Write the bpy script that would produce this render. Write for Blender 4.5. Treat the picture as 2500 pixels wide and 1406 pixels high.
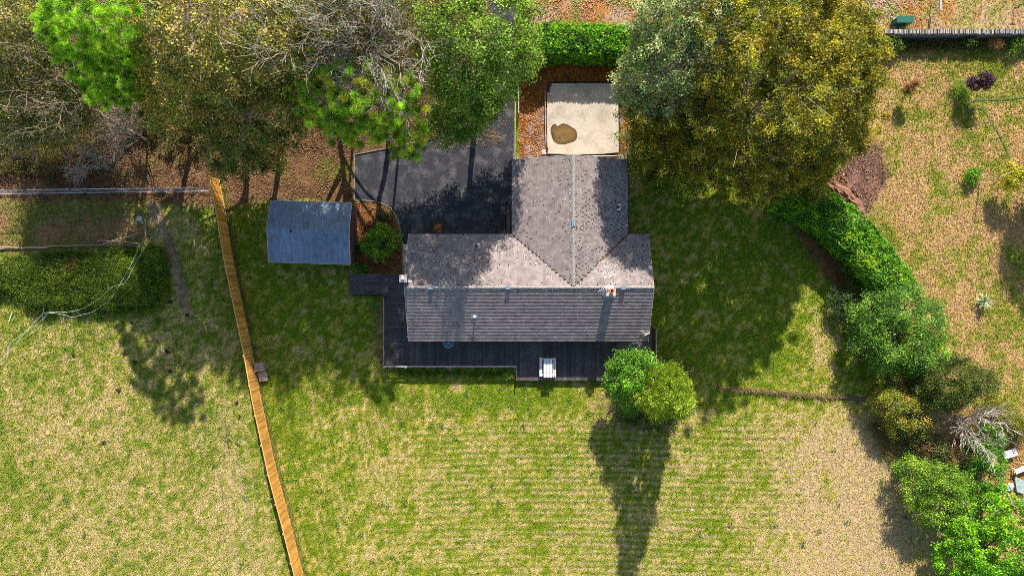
import bpy, bmesh, math, random
import numpy as np
from mathutils import Vector, Matrix

for o in list(bpy.data.objects):
    bpy.data.objects.remove(o)
SC = bpy.context.scene
COL = SC.collection

# ------------------------------------------------------------------ camera, sky, sun, exposure
H = 55.5                       # drone height above the ground, metres
PPM = 30.0                     # photo pixels per metre on the ground
cam_d = bpy.data.cameras.new('camera')
cam = bpy.data.objects.new('camera', cam_d)
COL.objects.link(cam)
cam.location = (0, 0, H)
cam.rotation_euler = (0, 0, 0)
cam_d.sensor_width = 36.0
cam_d.lens = H * PPM / 2500 * 36.0
cam_d.clip_start = 0.5
cam_d.clip_end = 3000
SC.camera = cam

SUN_EL = math.radians(33.0)
SUN_AZ = math.atan2(0.12, 1.0)            # from +Y towards +X
w = bpy.data.worlds.new('World')
SC.world = w
w.use_nodes = True
wn = w.node_tree
bg = wn.nodes['Background']
sky = wn.nodes.new('ShaderNodeTexSky')
sky.sky_type = 'NISHITA'
sky.sun_disc = False
sky.sun_elevation = SUN_EL
sky.sun_rotation = SUN_AZ
wn.links.new(sky.outputs['Color'], bg.inputs['Color'])
bg.inputs['Strength'].default_value = 0.105

sun_d = bpy.data.lights.new('sun', 'SUN')
sun_d.energy = 5.0
sun_d.angle = math.radians(0.53)
sun_d.color = (1.0, 0.93, 0.84)
sun = bpy.data.objects.new('sun', sun_d)
COL.objects.link(sun)
sdir = Vector((math.sin(SUN_AZ) * math.cos(SUN_EL), math.cos(SUN_AZ) * math.cos(SUN_EL), math.sin(SUN_EL)))
sun.rotation_euler = (-sdir).to_track_quat('-Z', 'Y').to_euler()
sun.location = sdir * 80

SC.view_settings.view_transform = 'Standard'
SC.view_settings.look = 'None'
SC.view_settings.exposure = 0.92
SC.view_settings.gamma = 1.0
SC.view_settings.use_curve_mapping = False
SC.render.engine = 'CYCLES'
SC.cycles.max_bounces = 6
SC.cycles.diffuse_bounces = 3
SC.cycles.transparent_max_bounces = 4
SC.cycles.use_denoising = False
SC.cycles.filter_width = 0.9

# ------------------------------------------------------------------ helpers
RNG = np.random.default_rng(7)
random.seed(7)

def G(px, py, z=0.0):
    """photo pixel at height z -> world point (used to survey positions)"""
    k = (H - z) / (H * PPM)
    return Vector(((px - 1250.0) * k, (703.0 - py) * k, z))

def tag(o, label=None, cat=None, group=None, kind=None):
    if label: o['label'] = label
    if cat: o['category'] = cat
    if group: o['group'] = group
    if kind: o['kind'] = kind
    return o

def empty(name, loc=(0, 0, 0), rz=0.0):
    o = bpy.data.objects.new(name, None)
    COL.objects.link(o)
    o.location = loc
    o.rotation_euler = (0, 0, rz)
    o.empty_display_size = 0.3
    return o

def link(name, me, parent=None):
    o = bpy.data.objects.new(name, me)
    COL.objects.link(o)
    if parent is not None:
        o.parent = parent
    return o

class MB:
    """collects polygons; build() links them as ONE mesh object"""
    def __init__(s):
        s.V = []; s.F = []; s.C = []; s.n = 0
    def add(s, v, f, c=None):
        v = np.asarray(v, dtype=np.float64).reshape(-1, 3)
        f = np.asarray(f, dtype=np.int64)
        s.V.append(v); s.F.append(f + s.n); s.n += len(v)
        if c is None: c = (1, 1, 1)
        c = np.asarray(c, dtype=np.float64)
        if c.ndim == 1: c = np.tile(c, (len(v), 1))
        s.C.append(c)
        return s
    def box(s, x0, x1, y0, y1, z0, z1, c=None, M=None):
        v = np.array([[x0,y0,z0],[x1,y0,z0],[x1,y1,z0],[x0,y1,z0],[x0,y0,z1],[x1,y0,z1],[x1,y1,z1],[x0,y1,z1]], float)
        if M is not None:
            v = np.array([M @ Vector(p) for p in v])
        return s.add(v, [[0,3,2,1],[4,5,6,7],[0,1,5,4],[1,2,6,5],[2,3,7,6],[3,0,4,7]], c)
    def hexa(s, bot, top, c=None):
        v = [tuple(p) for p in bot] + [tuple(p) for p in top]
        return s.add(v, [[0,3,2,1],[4,5,6,7],[0,1,5,4],[1,2,6,5],[2,3,7,6],[3,0,4,7]], c)
    def bar(s, a, b, w_, h_, c=None):
        a = Vector(a); b = Vector(b)
        d = (b - a).normalized()
        up = Vector((0, 0, 1)) if abs(d.z) < 0.95 else Vector((0, 1, 0))
        sx = d.cross(up).normalized() * (w_ / 2)
        sy = sx.cross(d).normalized() * (h_ / 2)
        q = [(-1,-1),(1,-1),(1,1),(-1,1)]
        return s.hexa([a + sx*i + sy*j for i, j in q], [b + sx*i + sy*j for i, j in q], c)
    def tube(s, pts, rad, sides=6, c=None, caps=True):
        P = np.asarray(pts, float)
        n = len(P)
        r = np.full(n, rad, float) if np.isscalar(rad) else np.asarray(rad, float)
        T = np.gradient(P, axis=0)
        T /= np.linalg.norm(T, axis=1, keepdims=True) + 1e-9
        ref = np.array([0.31, 0.17, 0.93]) if abs(T[0, 2]) < 0.9 else np.array([0.93, 0.2, 0.1])
        A = np.cross(T, ref); A /= np.linalg.norm(A, axis=1, keepdims=True) + 1e-9
        B = np.cross(T, A)
        ang = np.arange(sides) * (2 * math.pi / sides)
        ring = P[:, None, :] + r[:, None, None] * (np.cos(ang)[None, :, None] * A[:, None, :] + np.sin(ang)[None, :, None] * B[:, None, :])
        i = np.arange(n - 1)[:, None] * sides
        j = np.arange(sides)[None, :]
        j2 = (j + 1) % sides
        f = np.stack([i + j, i + j2, i + sides + j2, i + sides + j], -1).reshape(-1, 4)
        s.add(ring.reshape(-1, 3), f, c)
        if caps and sides == 4:
            pass
        return s
    def disc(s, cx, cy, z, r, n=20, c=None):
        a = np.arange(n) * 2 * math.pi / n
        v = np.stack([cx + r*np.cos(a), cy + r*np.sin(a), np.full(n, z)], -1)
        base = s.n
        s.V.append(v); s.C.append(np.tile(np.array(c if c is not None else (1,1,1), float), (n, 1)))
        s.F.append([list(range(base, base + n))]); s.n += n
        return s
    def cyl(s, cx, cy, z0, z1, r0, r1=None, n=14, c=None):
        r1 = r0 if r1 is None else r1
        a = np.arange(n) * 2 * math.pi / n
        v = np.concatenate([np.stack([cx + r*np.cos(a), cy + r*np.sin(a), np.full(n, z)], -1) for r, z in ((r0, z0), (r1, z1))])
        i = np.arange(n); j = (i + 1) % n
        s.add(v, np.stack([i, j, n + j, n + i], -1), c)
        s.disc(cx, cy, z1, r1, n, c)
        return s
    def build(s, name, m, parent=None, smooth=False, col=False):
        V = np.concatenate(s.V) if s.V else np.zeros((0, 3))
        me = bpy.data.meshes.new(name)
        me.vertices.add(len(V))
        me.vertices.foreach_set('co', V.astype(np.float32).ravel())
        loops = []; starts = []; tot = 0
        for f in s.F:
            if isinstance(f, np.ndarray):
                k = f.shape[1]
                loops.append(f.ravel())
                starts.append(tot + np.arange(len(f)) * k)
                tot += f.size
            else:
                for p in f:
                    loops.append(np.array(p)); starts.append(np.array([tot])); tot += len(p)
        L = np.concatenate(loops).astype(np.int32); S = np.concatenate(starts).astype(np.int32)
        me.loops.add(len(L)); me.loops.foreach_set('vertex_index', L)
        me.polygons.add(len(S)); me.polygons.foreach_set('loop_start', S)
        if col:
            C = np.concatenate(s.C)
            a = me.color_attributes.new('col', 'FLOAT_COLOR', 'POINT')
            a.data.foreach_set('color', np.concatenate([C, np.ones((len(C), 1))], 1).astype(np.float32).ravel())
        me.update(calc_edges=True)
        me.validate()
        me.polygons.foreach_set('use_smooth', np.full(len(me.polygons), smooth, dtype=bool))
        if m is not None:
            me.materials.append(m)
        return link(name, me, parent)

def copy_part(src, parent, loc=None, rot=None, scale=None, name=None):
    c = src.copy()
    COL.objects.link(c)
    c.parent = parent
    if loc is not None: c.location = loc
    if rot is not None: c.rotation_euler = rot
    if scale is not None: c.scale = scale
    return c

def copy_tree(o, parent=None):
    c = o.copy(); COL.objects.link(c); c.parent = parent
    for ch in list(o.children):
        copy_tree(ch, c)
    return c

# value noise in numpy
_T = np.random.default_rng(3).random((256, 256))
def vnoise(x, y):
    xi = np.floor(x).astype(int); yi = np.floor(y).astype(int)
    fx = x - xi; fy = y - yi
    fx = fx * fx * (3 - 2 * fx); fy = fy * fy * (3 - 2 * fy)
    a = _T[xi & 255, yi & 255]; b = _T[(xi + 1) & 255, yi & 255]
    c = _T[xi & 255, (yi + 1) & 255]; d = _T[(xi + 1) & 255, (yi + 1) & 255]
    return (a * (1 - fx) + b * fx) * (1 - fy) + (c * (1 - fx) + d * fx) * fy
def fbm(x, y, s, o=4, off=0.0):
    t = 0; amp = 1; tot = 0
    for k in range(o):
        t = t + amp * vnoise(x / s + 13.7 * k + off, y / s + 7.1 * k + off * 1.7); tot += amp
        amp *= 0.55; s = s / 2.03
    return t / tot
def ss(a, b, x):
    t = np.clip((x - a) / (b - a), 0, 1)
    return t * t * (3 - 2 * t)

def poly_sd(u, v, poly):
    """signed distance (px), positive inside"""
    P = np.asarray(poly, float)
    d2 = np.full(u.shape, 1e18); ins = np.zeros(u.shape, bool)
    for i in range(len(P)):
        x0, y0 = P[i]; x1, y1 = P[(i + 1) % len(P)]
        ex, ey = x1 - x0, y1 - y0
        t = np.clip(((u - x0) * ex + (v - y0) * ey) / (ex * ex + ey * ey + 1e-9), 0, 1)
        d2 = np.minimum(d2, (u - x0 - t * ex) ** 2 + (v - y0 - t * ey) ** 2)
        cond = ((y0 > v) != (y1 > v))
        with np.errstate(divide='ignore', invalid='ignore'):
            ins ^= cond & (u < (x1 - x0) * (v - y0) / (y1 - y0 + 1e-12) + x0)
    d = np.sqrt(d2)
    return np.where(ins, d, -d)
def line_d(u, v, pts):
    P = np.asarray(pts, float)
    d2 = np.full(u.shape, 1e18)
    for i in range(len(P) - 1):
        x0, y0 = P[i]; x1, y1 = P[i + 1]
        ex, ey = x1 - x0, y1 - y0
        t = np.clip(((u - x0) * ex + (v - y0) * ey) / (ex * ex + ey * ey + 1e-9), 0, 1)
        d2 = np.minimum(d2, (u - x0 - t * ex) ** 2 + (v - y0 - t * ey) ** 2)
    return np.sqrt(d2)

# ------------------------------------------------------------------ materials
def new_mat(name):
    m = bpy.data.materials.new(name); m.use_nodes = True
    return m, m.node_tree, m.node_tree.nodes['Principled BSDF']

def mat(name, color, rough=0.8, var=0.2, scale=6.0, bump=0.0, metal=0.0, rand=0.0, stain=None, stain_scale=0.7, stain_amt=0.5, spec=0.3, stretch=None, bscale=None):
    m, nt, b = new_mat(name)
    N, L = nt.nodes, nt.links
    b.inputs['Roughness'].default_value = rough
    b.inputs['Metallic'].default_value = metal
    b.inputs['Specular IOR Level'].default_value = spec
    geo = N.new('ShaderNodeNewGeometry')
    vec = geo.outputs['Position']
    if stretch:
        mp = N.new('ShaderNodeMapping'); mp.inputs['Scale'].default_value = stretch
        L.new(vec, mp.inputs['Vector']); vec = mp.outputs['Vector']
    nz = N.new('ShaderNodeTexNoise'); nz.inputs['Scale'].default_value = scale; nz.inputs['Detail'].default_value = 5
    L.new(vec, nz.inputs['Vector'])
    mr = N.new('ShaderNodeMapRange'); mr.inputs['From Min'].default_value = 0.3; mr.inputs['From Max'].default_value = 0.7
    mr.inputs['To Min'].default_value = 1 - var; mr.inputs['To Max'].default_value = 1 + var
    L.new(nz.outputs['Fac'], mr.inputs['Value'])
    fac = mr.outputs['Result']
    if rand:
        oi = N.new('ShaderNodeObjectInfo')
        mr2 = N.new('ShaderNodeMapRange'); mr2.inputs['To Min'].default_value = 1 - rand; mr2.inputs['To Max'].default_value = 1 + rand
        L.new(oi.outputs['Random'], mr2.inputs['Value'])
        mu = N.new('ShaderNodeMath'); mu.operation = 'MULTIPLY'
        L.new(fac, mu.inputs[0]); L.new(mr2.outputs['Result'], mu.inputs[1]); fac = mu.outputs[0]
    src = N.new('ShaderNodeRGB'); src.outputs[0].default_value = (*color, 1)
    colr = src.outputs[0]
    if stain is not None:
        n2 = N.new('ShaderNodeTexNoise'); n2.inputs['Scale'].default_value = stain_scale; n2.inputs['Detail'].default_value = 6
        L.new(geo.outputs['Position'], n2.inputs['Vector'])
        r2 = N.new('ShaderNodeMapRange'); r2.inputs['From Min'].default_value = 0.48; r2.inputs['From Max'].default_value = 0.68
        r2.inputs['To Max'].default_value = stain_amt
        L.new(n2.outputs['Fac'], r2.inputs['Value'])
        mx = N.new('ShaderNodeMixRGB'); mx.inputs['Color2'].default_value = (*stain, 1)
        L.new(r2.outputs['Result'], mx.inputs['Fac']); L.new(colr, mx.inputs['Color1']); colr = mx.outputs[0]
    vm = N.new('ShaderNodeVectorMath'); vm.operation = 'SCALE'
    L.new(colr, vm.inputs[0]); L.new(fac, vm.inputs['Scale'])
    L.new(vm.outputs[0], b.inputs['Base Color'])
    if bump:
        bp = N.new('ShaderNodeBump'); bp.inputs['Strength'].default_value = bump; bp.inputs['Distance'].default_value = 0.03
        nb = nz
        if bscale:
            nb = N.new('ShaderNodeTexNoise'); nb.inputs['Scale'].default_value = bscale; nb.inputs['Detail'].default_value = 5
            L.new(geo.outputs['Position'], nb.inputs['Vector'])
        L.new(nb.outputs['Fac'], bp.inputs['Height']); L.new(bp.outputs[0], b.inputs['Normal'])
    return m

def attr_mat(name, rough=0.6, transl=0.0, spec=0.25):
    m, nt, b = new_mat(name)
    N, L = nt.nodes, nt.links
    at = N.new('ShaderNodeAttribute'); at.attribute_name = 'col'
    L.new(at.outputs['Color'], b.inputs['Base Color'])
    b.inputs['Roughness'].default_value = rough
    b.inputs['Specular IOR Level'].default_value = spec
    if transl:
        tr = N.new('ShaderNodeBsdfTranslucent')
        L.new(at.outputs['Color'], tr.inputs['Color'])
        mx = N.new('ShaderNodeMixShader'); mx.inputs[0].default_value = transl
        L.new(b.outputs[0], mx.inputs[1]); L.new(tr.outputs[0], mx.inputs[2])
        L.new(mx.outputs[0], N['Material Output'].inputs['Surface'])
    return m

def ground_mat():
    m, nt, b = new_mat('ground_cover')
    N, L = nt.nodes, nt.links
    at = N.new('ShaderNodeAttribute'); at.attribute_name = 'col'
    geo = N.new('ShaderNodeNewGeometry')
    n1 = N.new('ShaderNodeTexNoise'); n1.inputs['Scale'].default_value = 3.2; n1.inputs['Detail'].default_value = 8; n1.inputs['Roughness'].default_value = 0.75
    L.new(geo.outputs['Position'], n1.inputs['Vector'])
    r = N.new('ShaderNodeMapRange'); r.inputs['From Min'].default_value = 0.3; r.inputs['From Max'].default_value = 0.7
    r.inputs['To Min'].default_value = 0.55; r.inputs['To Max'].default_value = 1.45
    L.new(n1.outputs['Fac'], r.inputs['Value'])
    vm = N.new('ShaderNodeVectorMath'); vm.operation = 'SCALE'
    L.new(at.outputs['Color'], vm.inputs[0]); L.new(r.outputs['Result'], vm.inputs['Scale'])
    L.new(vm.outputs[0], b.inputs['Base Color'])
    b.inputs['Roughness'].default_value = 1.0; b.inputs['Specular IOR Level'].default_value = 0.05
    bp = N.new('ShaderNodeBump'); bp.inputs['Strength'].default_value = 0.9; bp.inputs['Distance'].default_value = 0.08
    L.new(n1.outputs['Fac'], bp.inputs['Height']); L.new(bp.outputs[0], b.inputs['Normal'])
    return m

def tile_mat():
    m, nt, b = new_mat('roof_tile')
    N, L = nt.nodes, nt.links
    geo = N.new('ShaderNodeNewGeometry')
    b.inputs['Roughness'].default_value = 0.85; b.inputs['Specular IOR Level'].default_value = 0.2
    n1 = N.new('ShaderNodeTexNoise'); n1.inputs['Scale'].default_value = 2.2; n1.inputs['Detail'].default_value = 6
    L.new(geo.outputs['Position'], n1.inputs['Vector'])
    cr = N.new('ShaderNodeValToRGB')
    cr.color_ramp.elements[0].position = 0.32; cr.color_ramp.elements[0].color = (0.175, 0.142, 0.138, 1)
    cr.color_ramp.elements[1].position = 0.7; cr.color_ramp.elements[1].color = (0.29, 0.238, 0.22, 1)
    L.new(n1.outputs['Fac'], cr.inputs['Fac'])
    # pale lichen discs
    vo = N.new('ShaderNodeTexVoronoi'); vo.inputs['Scale'].default_value = 2.6; vo.inputs['Randomness'].default_value = 1.0
    L.new(geo.outputs['Position'], vo.inputs['Vector'])
    wn_ = N.new('ShaderNodeSeparateColor'); L.new(vo.outputs['Color'], wn_.inputs[0])
    th = N.new('ShaderNodeMapRange'); th.inputs['From Min'].default_value = 0.45; th.inputs['From Max'].default_value = 1.0
    th.inputs['To Min'].default_value = 0.0; th.inputs['To Max'].default_value = 0.13
    L.new(wn_.outputs[0], th.inputs['Value'])
    lt = N.new('ShaderNodeMath'); lt.operation = 'LESS_THAN'
    L.new(vo.outputs['Distance'], lt.inputs[0]); L.new(th.outputs['Result'], lt.inputs[1])
    # fine speckle of lichen, dense at the west end and along the ridge
    v2 = N.new('ShaderNodeTexVoronoi'); v2.inputs['Scale'].default_value = 7.5
    L.new(geo.outputs['Position'], v2.inputs['Vector'])
    s2 = N.new('ShaderNodeSeparateColor'); L.new(v2.outputs['Color'], s2.inputs[0])
    n3 = N.new('ShaderNodeTexNoise'); n3.inputs['Scale'].default_value = 0.45; n3.inputs['Detail'].default_value = 4
    L.new(geo.outputs['Position'], n3.inputs['Vector'])
    sx = N.new('ShaderNodeSeparateXYZ'); L.new(geo.outputs['Position'], sx.inputs[0])
    wx = N.new('ShaderNodeMapRange'); wx.inputs['From Min'].default_value = -3.2; wx.inputs['From Max'].default_value = -7.5
    wx.inputs['To Min'].default_value = 0.0; wx.inputs['To Max'].default_value = 0.17
    L.new(sx.outputs['X'], wx.inputs['Value'])
    ad = N.new('ShaderNodeMath'); ad.operation = 'ADD'; L.new(n3.outputs['Fac'], ad.inputs[0]); L.new(wx.outputs['Result'], ad.inputs[1])
    dn = N.new('ShaderNodeMapRange'); dn.inputs['From Min'].default_value = 0.5; dn.inputs['From Max'].default_value = 0.8
    dn.inputs['To Min'].default_value = 0.04; dn.inputs['To Max'].default_value = 0.8
    L.new(ad.outputs[0], dn.inputs['Value'])
    c1 = N.new('ShaderNodeMath'); c1.operation = 'LESS_THAN'; L.new(s2.outputs[1], c1.inputs[0]); L.new(dn.outputs['Result'], c1.inputs[1])
    t2 = N.new('ShaderNodeMath'); t2.operation = 'MULTIPLY'; t2.inputs[1].default_value = 0.36; L.new(s2.outputs[2], t2.inputs[0])
    c2 = N.new('ShaderNodeMath'); c2.operation = 'LESS_THAN'; L.new(v2.outputs['Distance'], c2.inputs[0]); L.new(t2.outputs[0], c2.inputs[1])
    c3 = N.new('ShaderNodeMath'); c3.operation = 'MULTIPLY'; L.new(c1.outputs[0], c3.inputs[0]); L.new(c2.outputs[0], c3.inputs[1])
    mxx = N.new('ShaderNodeMath'); mxx.operation = 'MAXIMUM'; L.new(lt.outputs[0], mxx.inputs[0]); L.new(c3.outputs[0], mxx.inputs[1])
    mx = N.new('ShaderNodeMixRGB'); mx.inputs['Color2'].default_value = (0.62, 0.6, 0.54, 1)
    fm = N.new('ShaderNodeMath'); fm.operation = 'MULTIPLY'; fm.inputs[1].default_value = 0.8; L.new(mxx.outputs[0], fm.inputs[0])
    L.new(fm.outputs[0], mx.inputs['Fac']); L.new(cr.outputs[0], mx.inputs['Color1'])
    # small dark moss freckles
    v3 = N.new('ShaderNodeTexVoronoi'); v3.inputs['Scale'].default_value = 5.0
    mp = N.new('ShaderNodeMapping'); mp.inputs['Location'].default_value = (3.3, 7.7, 1.0); L.new(geo.outputs['Position'], mp.inputs[0]); L.new(mp.outputs[0], v3.inputs['Vector'])
    s3 = N.new('ShaderNodeSeparateColor'); L.new(v3.outputs['Color'], s3.inputs[0])
    t3 = N.new('ShaderNodeMapRange'); t3.inputs['From Min'].default_value = 0.6; t3.inputs['To Min'].default_value = 0; t3.inputs['To Max'].default_value = 0.2
    L.new(s3.outputs[0], t3.inputs['Value'])
    l3 = N.new('ShaderNodeMath'); l3.operation = 'LESS_THAN'; L.new(v3.outputs['Distance'], l3.inputs[0]); L.new(t3.outputs['Result'], l3.inputs[1])
    mx3 = N.new('ShaderNodeMixRGB'); mx3.inputs['Color2'].default_value = (0.05, 0.042, 0.03, 1)
    f3 = N.new('ShaderNodeMath'); f3.operation = 'MULTIPLY'; f3.inputs[1].default_value = 0.75; L.new(l3.outputs[0], f3.inputs[0])
    L.new(f3.outputs[0], mx3.inputs['Fac']); L.new(mx.outputs[0], mx3.inputs['Color1'])
    L.new(mx3.outputs[0], b.inputs['Base Color'])
    return m

M_GROUND = ground_mat()
M_GRASS = attr_mat('grass_blade', 0.8, 0.25, 0.1)
M_LEAF = attr_mat('leaf', 0.5, 0.45, 0.3)
M_LITTER = attr_mat('dead_leaf', 0.9, 0.0, 0.1)
M_TILE = tile_mat()
M_RIDGE = mat('ridge_tile', (0.27, 0.235, 0.215), 0.9, 0.2, 9, 0.2, stain=(0.5, 0.47, 0.42), stain_scale=7, stain_amt=0.6)
M_MOSS = mat('moss', (0.035, 0.03, 0.018), 1.0, 0.4, 12)
M_LICHEN = mat('lichen', (0.62, 0.58, 0.5), 1.0, 0.2, 12)
M_UNDER = mat('underlay', (0.07, 0.06, 0.055), 0.9)
M_WALL = mat('render_wall', (0.62, 0.58, 0.5), 0.9, 0.1, 3, 0.1)
M_WHITE = mat('white_paint', (0.75, 0.75, 0.74), 0.5, 0.06, 5)
M_WORN = mat('worn_white_paint', (0.8, 0.79, 0.77), 0.6, 0.18, 9, 0.2, rand=0.06, stain=(0.33, 0.31, 0.3), stain_scale=6, stain_amt=0.75, stretch=(6, 1, 1))
M_GUTTER = mat('black_gutter', (0.02, 0.02, 0.022), 0.4, 0.1, 5)
M_LEAD = mat('lead', (0.33, 0.36, 0.4), 0.45, 0.15, 8, metal=0.2)
M_STEEL = mat('galvanised', (0.5, 0.54, 0.62), 0.4, 0.12, 10, metal=0.35)
M_RVENT = mat('ridge_vent', (0.15, 0.24, 0.33), 0.45, 0.12, 10)
M_DARKPIPE = mat('dark_pipe', (0.03, 0.035, 0.04), 0.5)
M_DECK = mat('deck_board', (0.066, 0.052, 0.05), 0.7, 0.3, 5, 0.25, rand=0.3, stain=(0.12, 0.095, 0.085), stain_scale=1.1, stain_amt=0.6)
M_DECKLOW = mat('deck_frame', (0.03, 0.024, 0.02), 0.9, 0.2, 5)
M_RAIL = mat('grey_timber', (0.36, 0.32, 0.28), 0.85, 0.2, 9, 0.2)
M_RAILD = mat('dark_timber', (0.09, 0.07, 0.06), 0.85, 0.2, 9, 0.2)
M_FENCE = mat('new_fence_timber', (0.64, 0.31, 0.06), 0.75, 0.18, 3, 0.15, rand=0.3, stretch=(1, 1, 0.25))
M_FRAIL = mat('fence_rail', (0.62, 0.36, 0.12), 0.75, 0.12, 5)
M_BROWNF = mat('brown_fence', (0.07, 0.035, 0.025), 0.85, 0.2, 6)
M_TARMAC = mat('tarmac', (0.03, 0.03, 0.036), 0.92, 0.4, 7, 0.35, stain=(0.085, 0.082, 0.084), stain_scale=1.1, stain_amt=0.95, bscale=50)
M_KERB = mat('kerb', (0.2, 0.17, 0.14), 0.9, 0.3, 8, 0.2)
M_CONC = mat('concrete', (0.43, 0.365, 0.295), 0.9, 0.12, 5, 0.15, stain=(0.29, 0.235, 0.175), stain_scale=0.9, stain_amt=0.7)
M_SLABP = mat('paving', (0.4, 0.34, 0.24), 0.9, 0.12, 10, 0.1, rand=0.1)
M_MEMB = mat('black_membrane', (0.012, 0.014, 0.02), 0.35, 0.2, 12, 0.6)
M_SHEDR = mat('shed_roof_sheet', (0.165, 0.22, 0.30), 0.6, 0.2, 3, 0.0, rand=0.08, stretch=(2.5, 0.3, 1), stain=(0.1, 0.115, 0.14), stain_scale=1.3, stain_amt=0.6)
M_SHEDW = mat('shed_boards', (0.1, 0.05, 0.04), 0.8, 0.2, 5)
M_TRIM = mat('pale_trim', (0.5, 0.46, 0.4), 0.7, 0.15, 8)
M_BRICK = mat('brick', (0.38, 0.12, 0.06), 0.9, 0.4, 14, 0.3)
M_CAPC = mat('chimney_flaunching', (0.5, 0.42, 0.35), 0.9, 0.3, 10, 0.2)
M_TERRA = mat('terracotta', (0.52, 0.15, 0.045), 0.7, 0.12, 10)
M_BLACK = mat('matt_black', (0.008, 0.008, 0.008), 1.0, 0.1, 5)
M_GREYW = mat('weathered_timber', (0.36, 0.31, 0.25), 0.9, 0.25, 8, 0.3, rand=0.12, stain=(0.2, 0.15, 0.09), stain_scale=3, stain_amt=0.6)
M_STONE = mat('stone', (0.28, 0.255, 0.24), 0.9, 0.3, 10, 0.4, rand=0.35)
M_STONED = mat('stone_wall_face', (0.17, 0.15, 0.15), 0.9, 0.4, 7, 0.5)
M_GREEN = mat('green_paint', (0.022, 0.10, 0.065), 0.45, 0.08, 4)
M_GREENL = mat('green_lid', (0.035, 0.15, 0.10), 0.4, 0.08, 4)
M_HOSE = mat('green_hose', (0.03, 0.22, 0.13), 0.4, 0.1, 4)
M_TAPE = mat('white_tape', (0.72, 0.7, 0.66), 0.6, 0.1, 9)
M_BLUE = mat('blue_plastic', (0.1, 0.18, 0.5), 0.4, 0.1, 9)
M_DUNG = mat('dung', (0.06, 0.036, 0.022), 1.0, 0.4, 15, 0.6)
M_SOIL = mat('soil', (0.22, 0.11, 0.07), 1.0, 0.4, 6, 0.8)
M_BARKP = mat('pale_bark', (0.42, 0.36, 0.31), 0.9, 0.25, 6, 0.2)
M_BARKT = mat('tan_bark', (0.3, 0.23, 0.17), 0.9, 0.25, 6, 0.2)
M_BARKD = mat('dark_bark', (0.10, 0.08, 0.06), 0.95, 0.3, 6, 0.4)
M_CORE = mat('hedge_core', (0.03, 0.06, 0.012), 1.0, 0.3, 8)
M_LOG = mat('pole_timber', (0.34, 0.25, 0.17), 0.9, 0.3, 7, 0.3, rand=0.2)
M_GREENPOLE = mat('mossy_pole', (0.1, 0.12, 0.05), 0.9, 0.3, 7, 0.3)

def glass_mat():
    m, nt, b = new_mat('blue_tinted_glass')
    b.inputs['Base Color'].default_value = (0.05, 0.2, 0.34, 1)
    b.inputs['Roughness'].default_value = 0.12
    b.inputs['Transmission Weight'].default_value = 0.35
    return m
M_GLASS = glass_mat()
def win_mat():
    m, nt, b = new_mat('window_glass')
    b.inputs['Base Color'].default_value = (0.02, 0.025, 0.03, 1); b.inputs['Roughness'].default_value = 0.06
    return m
M_WIN = win_mat()
def puddle_mat():
    m, nt, b = new_mat('muddy_puddle')
    N, L = nt.nodes, nt.links
    at = N.new('ShaderNodeAttribute'); at.attribute_name = 'col'
    geo = N.new('ShaderNodeNewGeometry')
    n1 = N.new('ShaderNodeTexNoise'); n1.inputs['Scale'].default_value = 1.6; n1.inputs['Detail'].default_value = 6
    L.new(geo.outputs['Position'], n1.inputs['Vector'])
    r = N.new('ShaderNodeMapRange'); r.inputs['From Min'].default_value = .3; r.inputs['From Max'].default_value = .7; r.inputs['To Min'].default_value = .7; r.inputs['To Max'].default_value = 1.3
    L.new(n1.outputs['Fac'], r.inputs['Value'])
    vm = N.new('ShaderNodeVectorMath'); vm.operation = 'SCALE'; L.new(at.outputs['Color'], vm.inputs[0]); L.new(r.outputs[0], vm.inputs['Scale'])
    L.new(vm.outputs[0], b.inputs['Base Color'])
    b.inputs['Roughness'].default_value = 0.25
    return m
M_PUDDLE = puddle_mat()

# ------------------------------------------------------------------ survey polygons (photo pixels on the ground plane)
FENCE = [(536, 440), (549, 508), (558.7, 570), (570.4, 639), (614.7, 850), (636.5, 969), (674, 1143), (705.7, 1261), (742, 1406), (766, 1500)]
DRIVE = [(866, 378), (955, 361), (1060, 338), (1130, 290), (1185, 215), (1200, 120), (1190, -40), (1262, -40), (1257, 120), (1256, 250), (1253, 400), (1251, 590), (1000, 600),
         (984, 600), (980, 575), (972, 535), (955, 508), (925, 492), (890, 489), (866, 490)]
BED = [(866, 493), (890, 492), (925, 495), (953, 511), (969, 537), (977, 577), (981, 600), (981, 668), (868, 668)]
YARD = [(1266, 170), (1540, 140), (1545, 395), (1266, 395)]
HOUSE = [(1003, 578), (1250, 578), (1250, 400), (1526, 400), (1526, 580), (1574, 580), (1574, 826), (1003, 826)]
DECKP = [(856, 668), (1003, 668), (1003, 826), (1500, 826), (1500, 928), (1259, 928), (1259, 894), (936, 894), (936, 722), (856, 722)]
SHED = [(664, 497), (866, 500), (866, 644), (664, 640)]
SOILP = [(2060, 395), (2110, 340), (2150, 360), (2165, 430), (2150, 470), (2120, 520), (2060, 520), (2010, 470), (2030, 430)]
MULCH = [(1870, 490), (1930, 540), (1970, 600), (2010, 660), (2040, 700), (2080, 690), (2000, 560), (1900, 470)]
PATHD = [(375, 505), (395, 560), (420, 610), (435, 680), (450, 740), (462, 775)]
BANK = [(1752, 948), (1850, 955), (1950, 964), (2040, 970), (2125, 978)]

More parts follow.
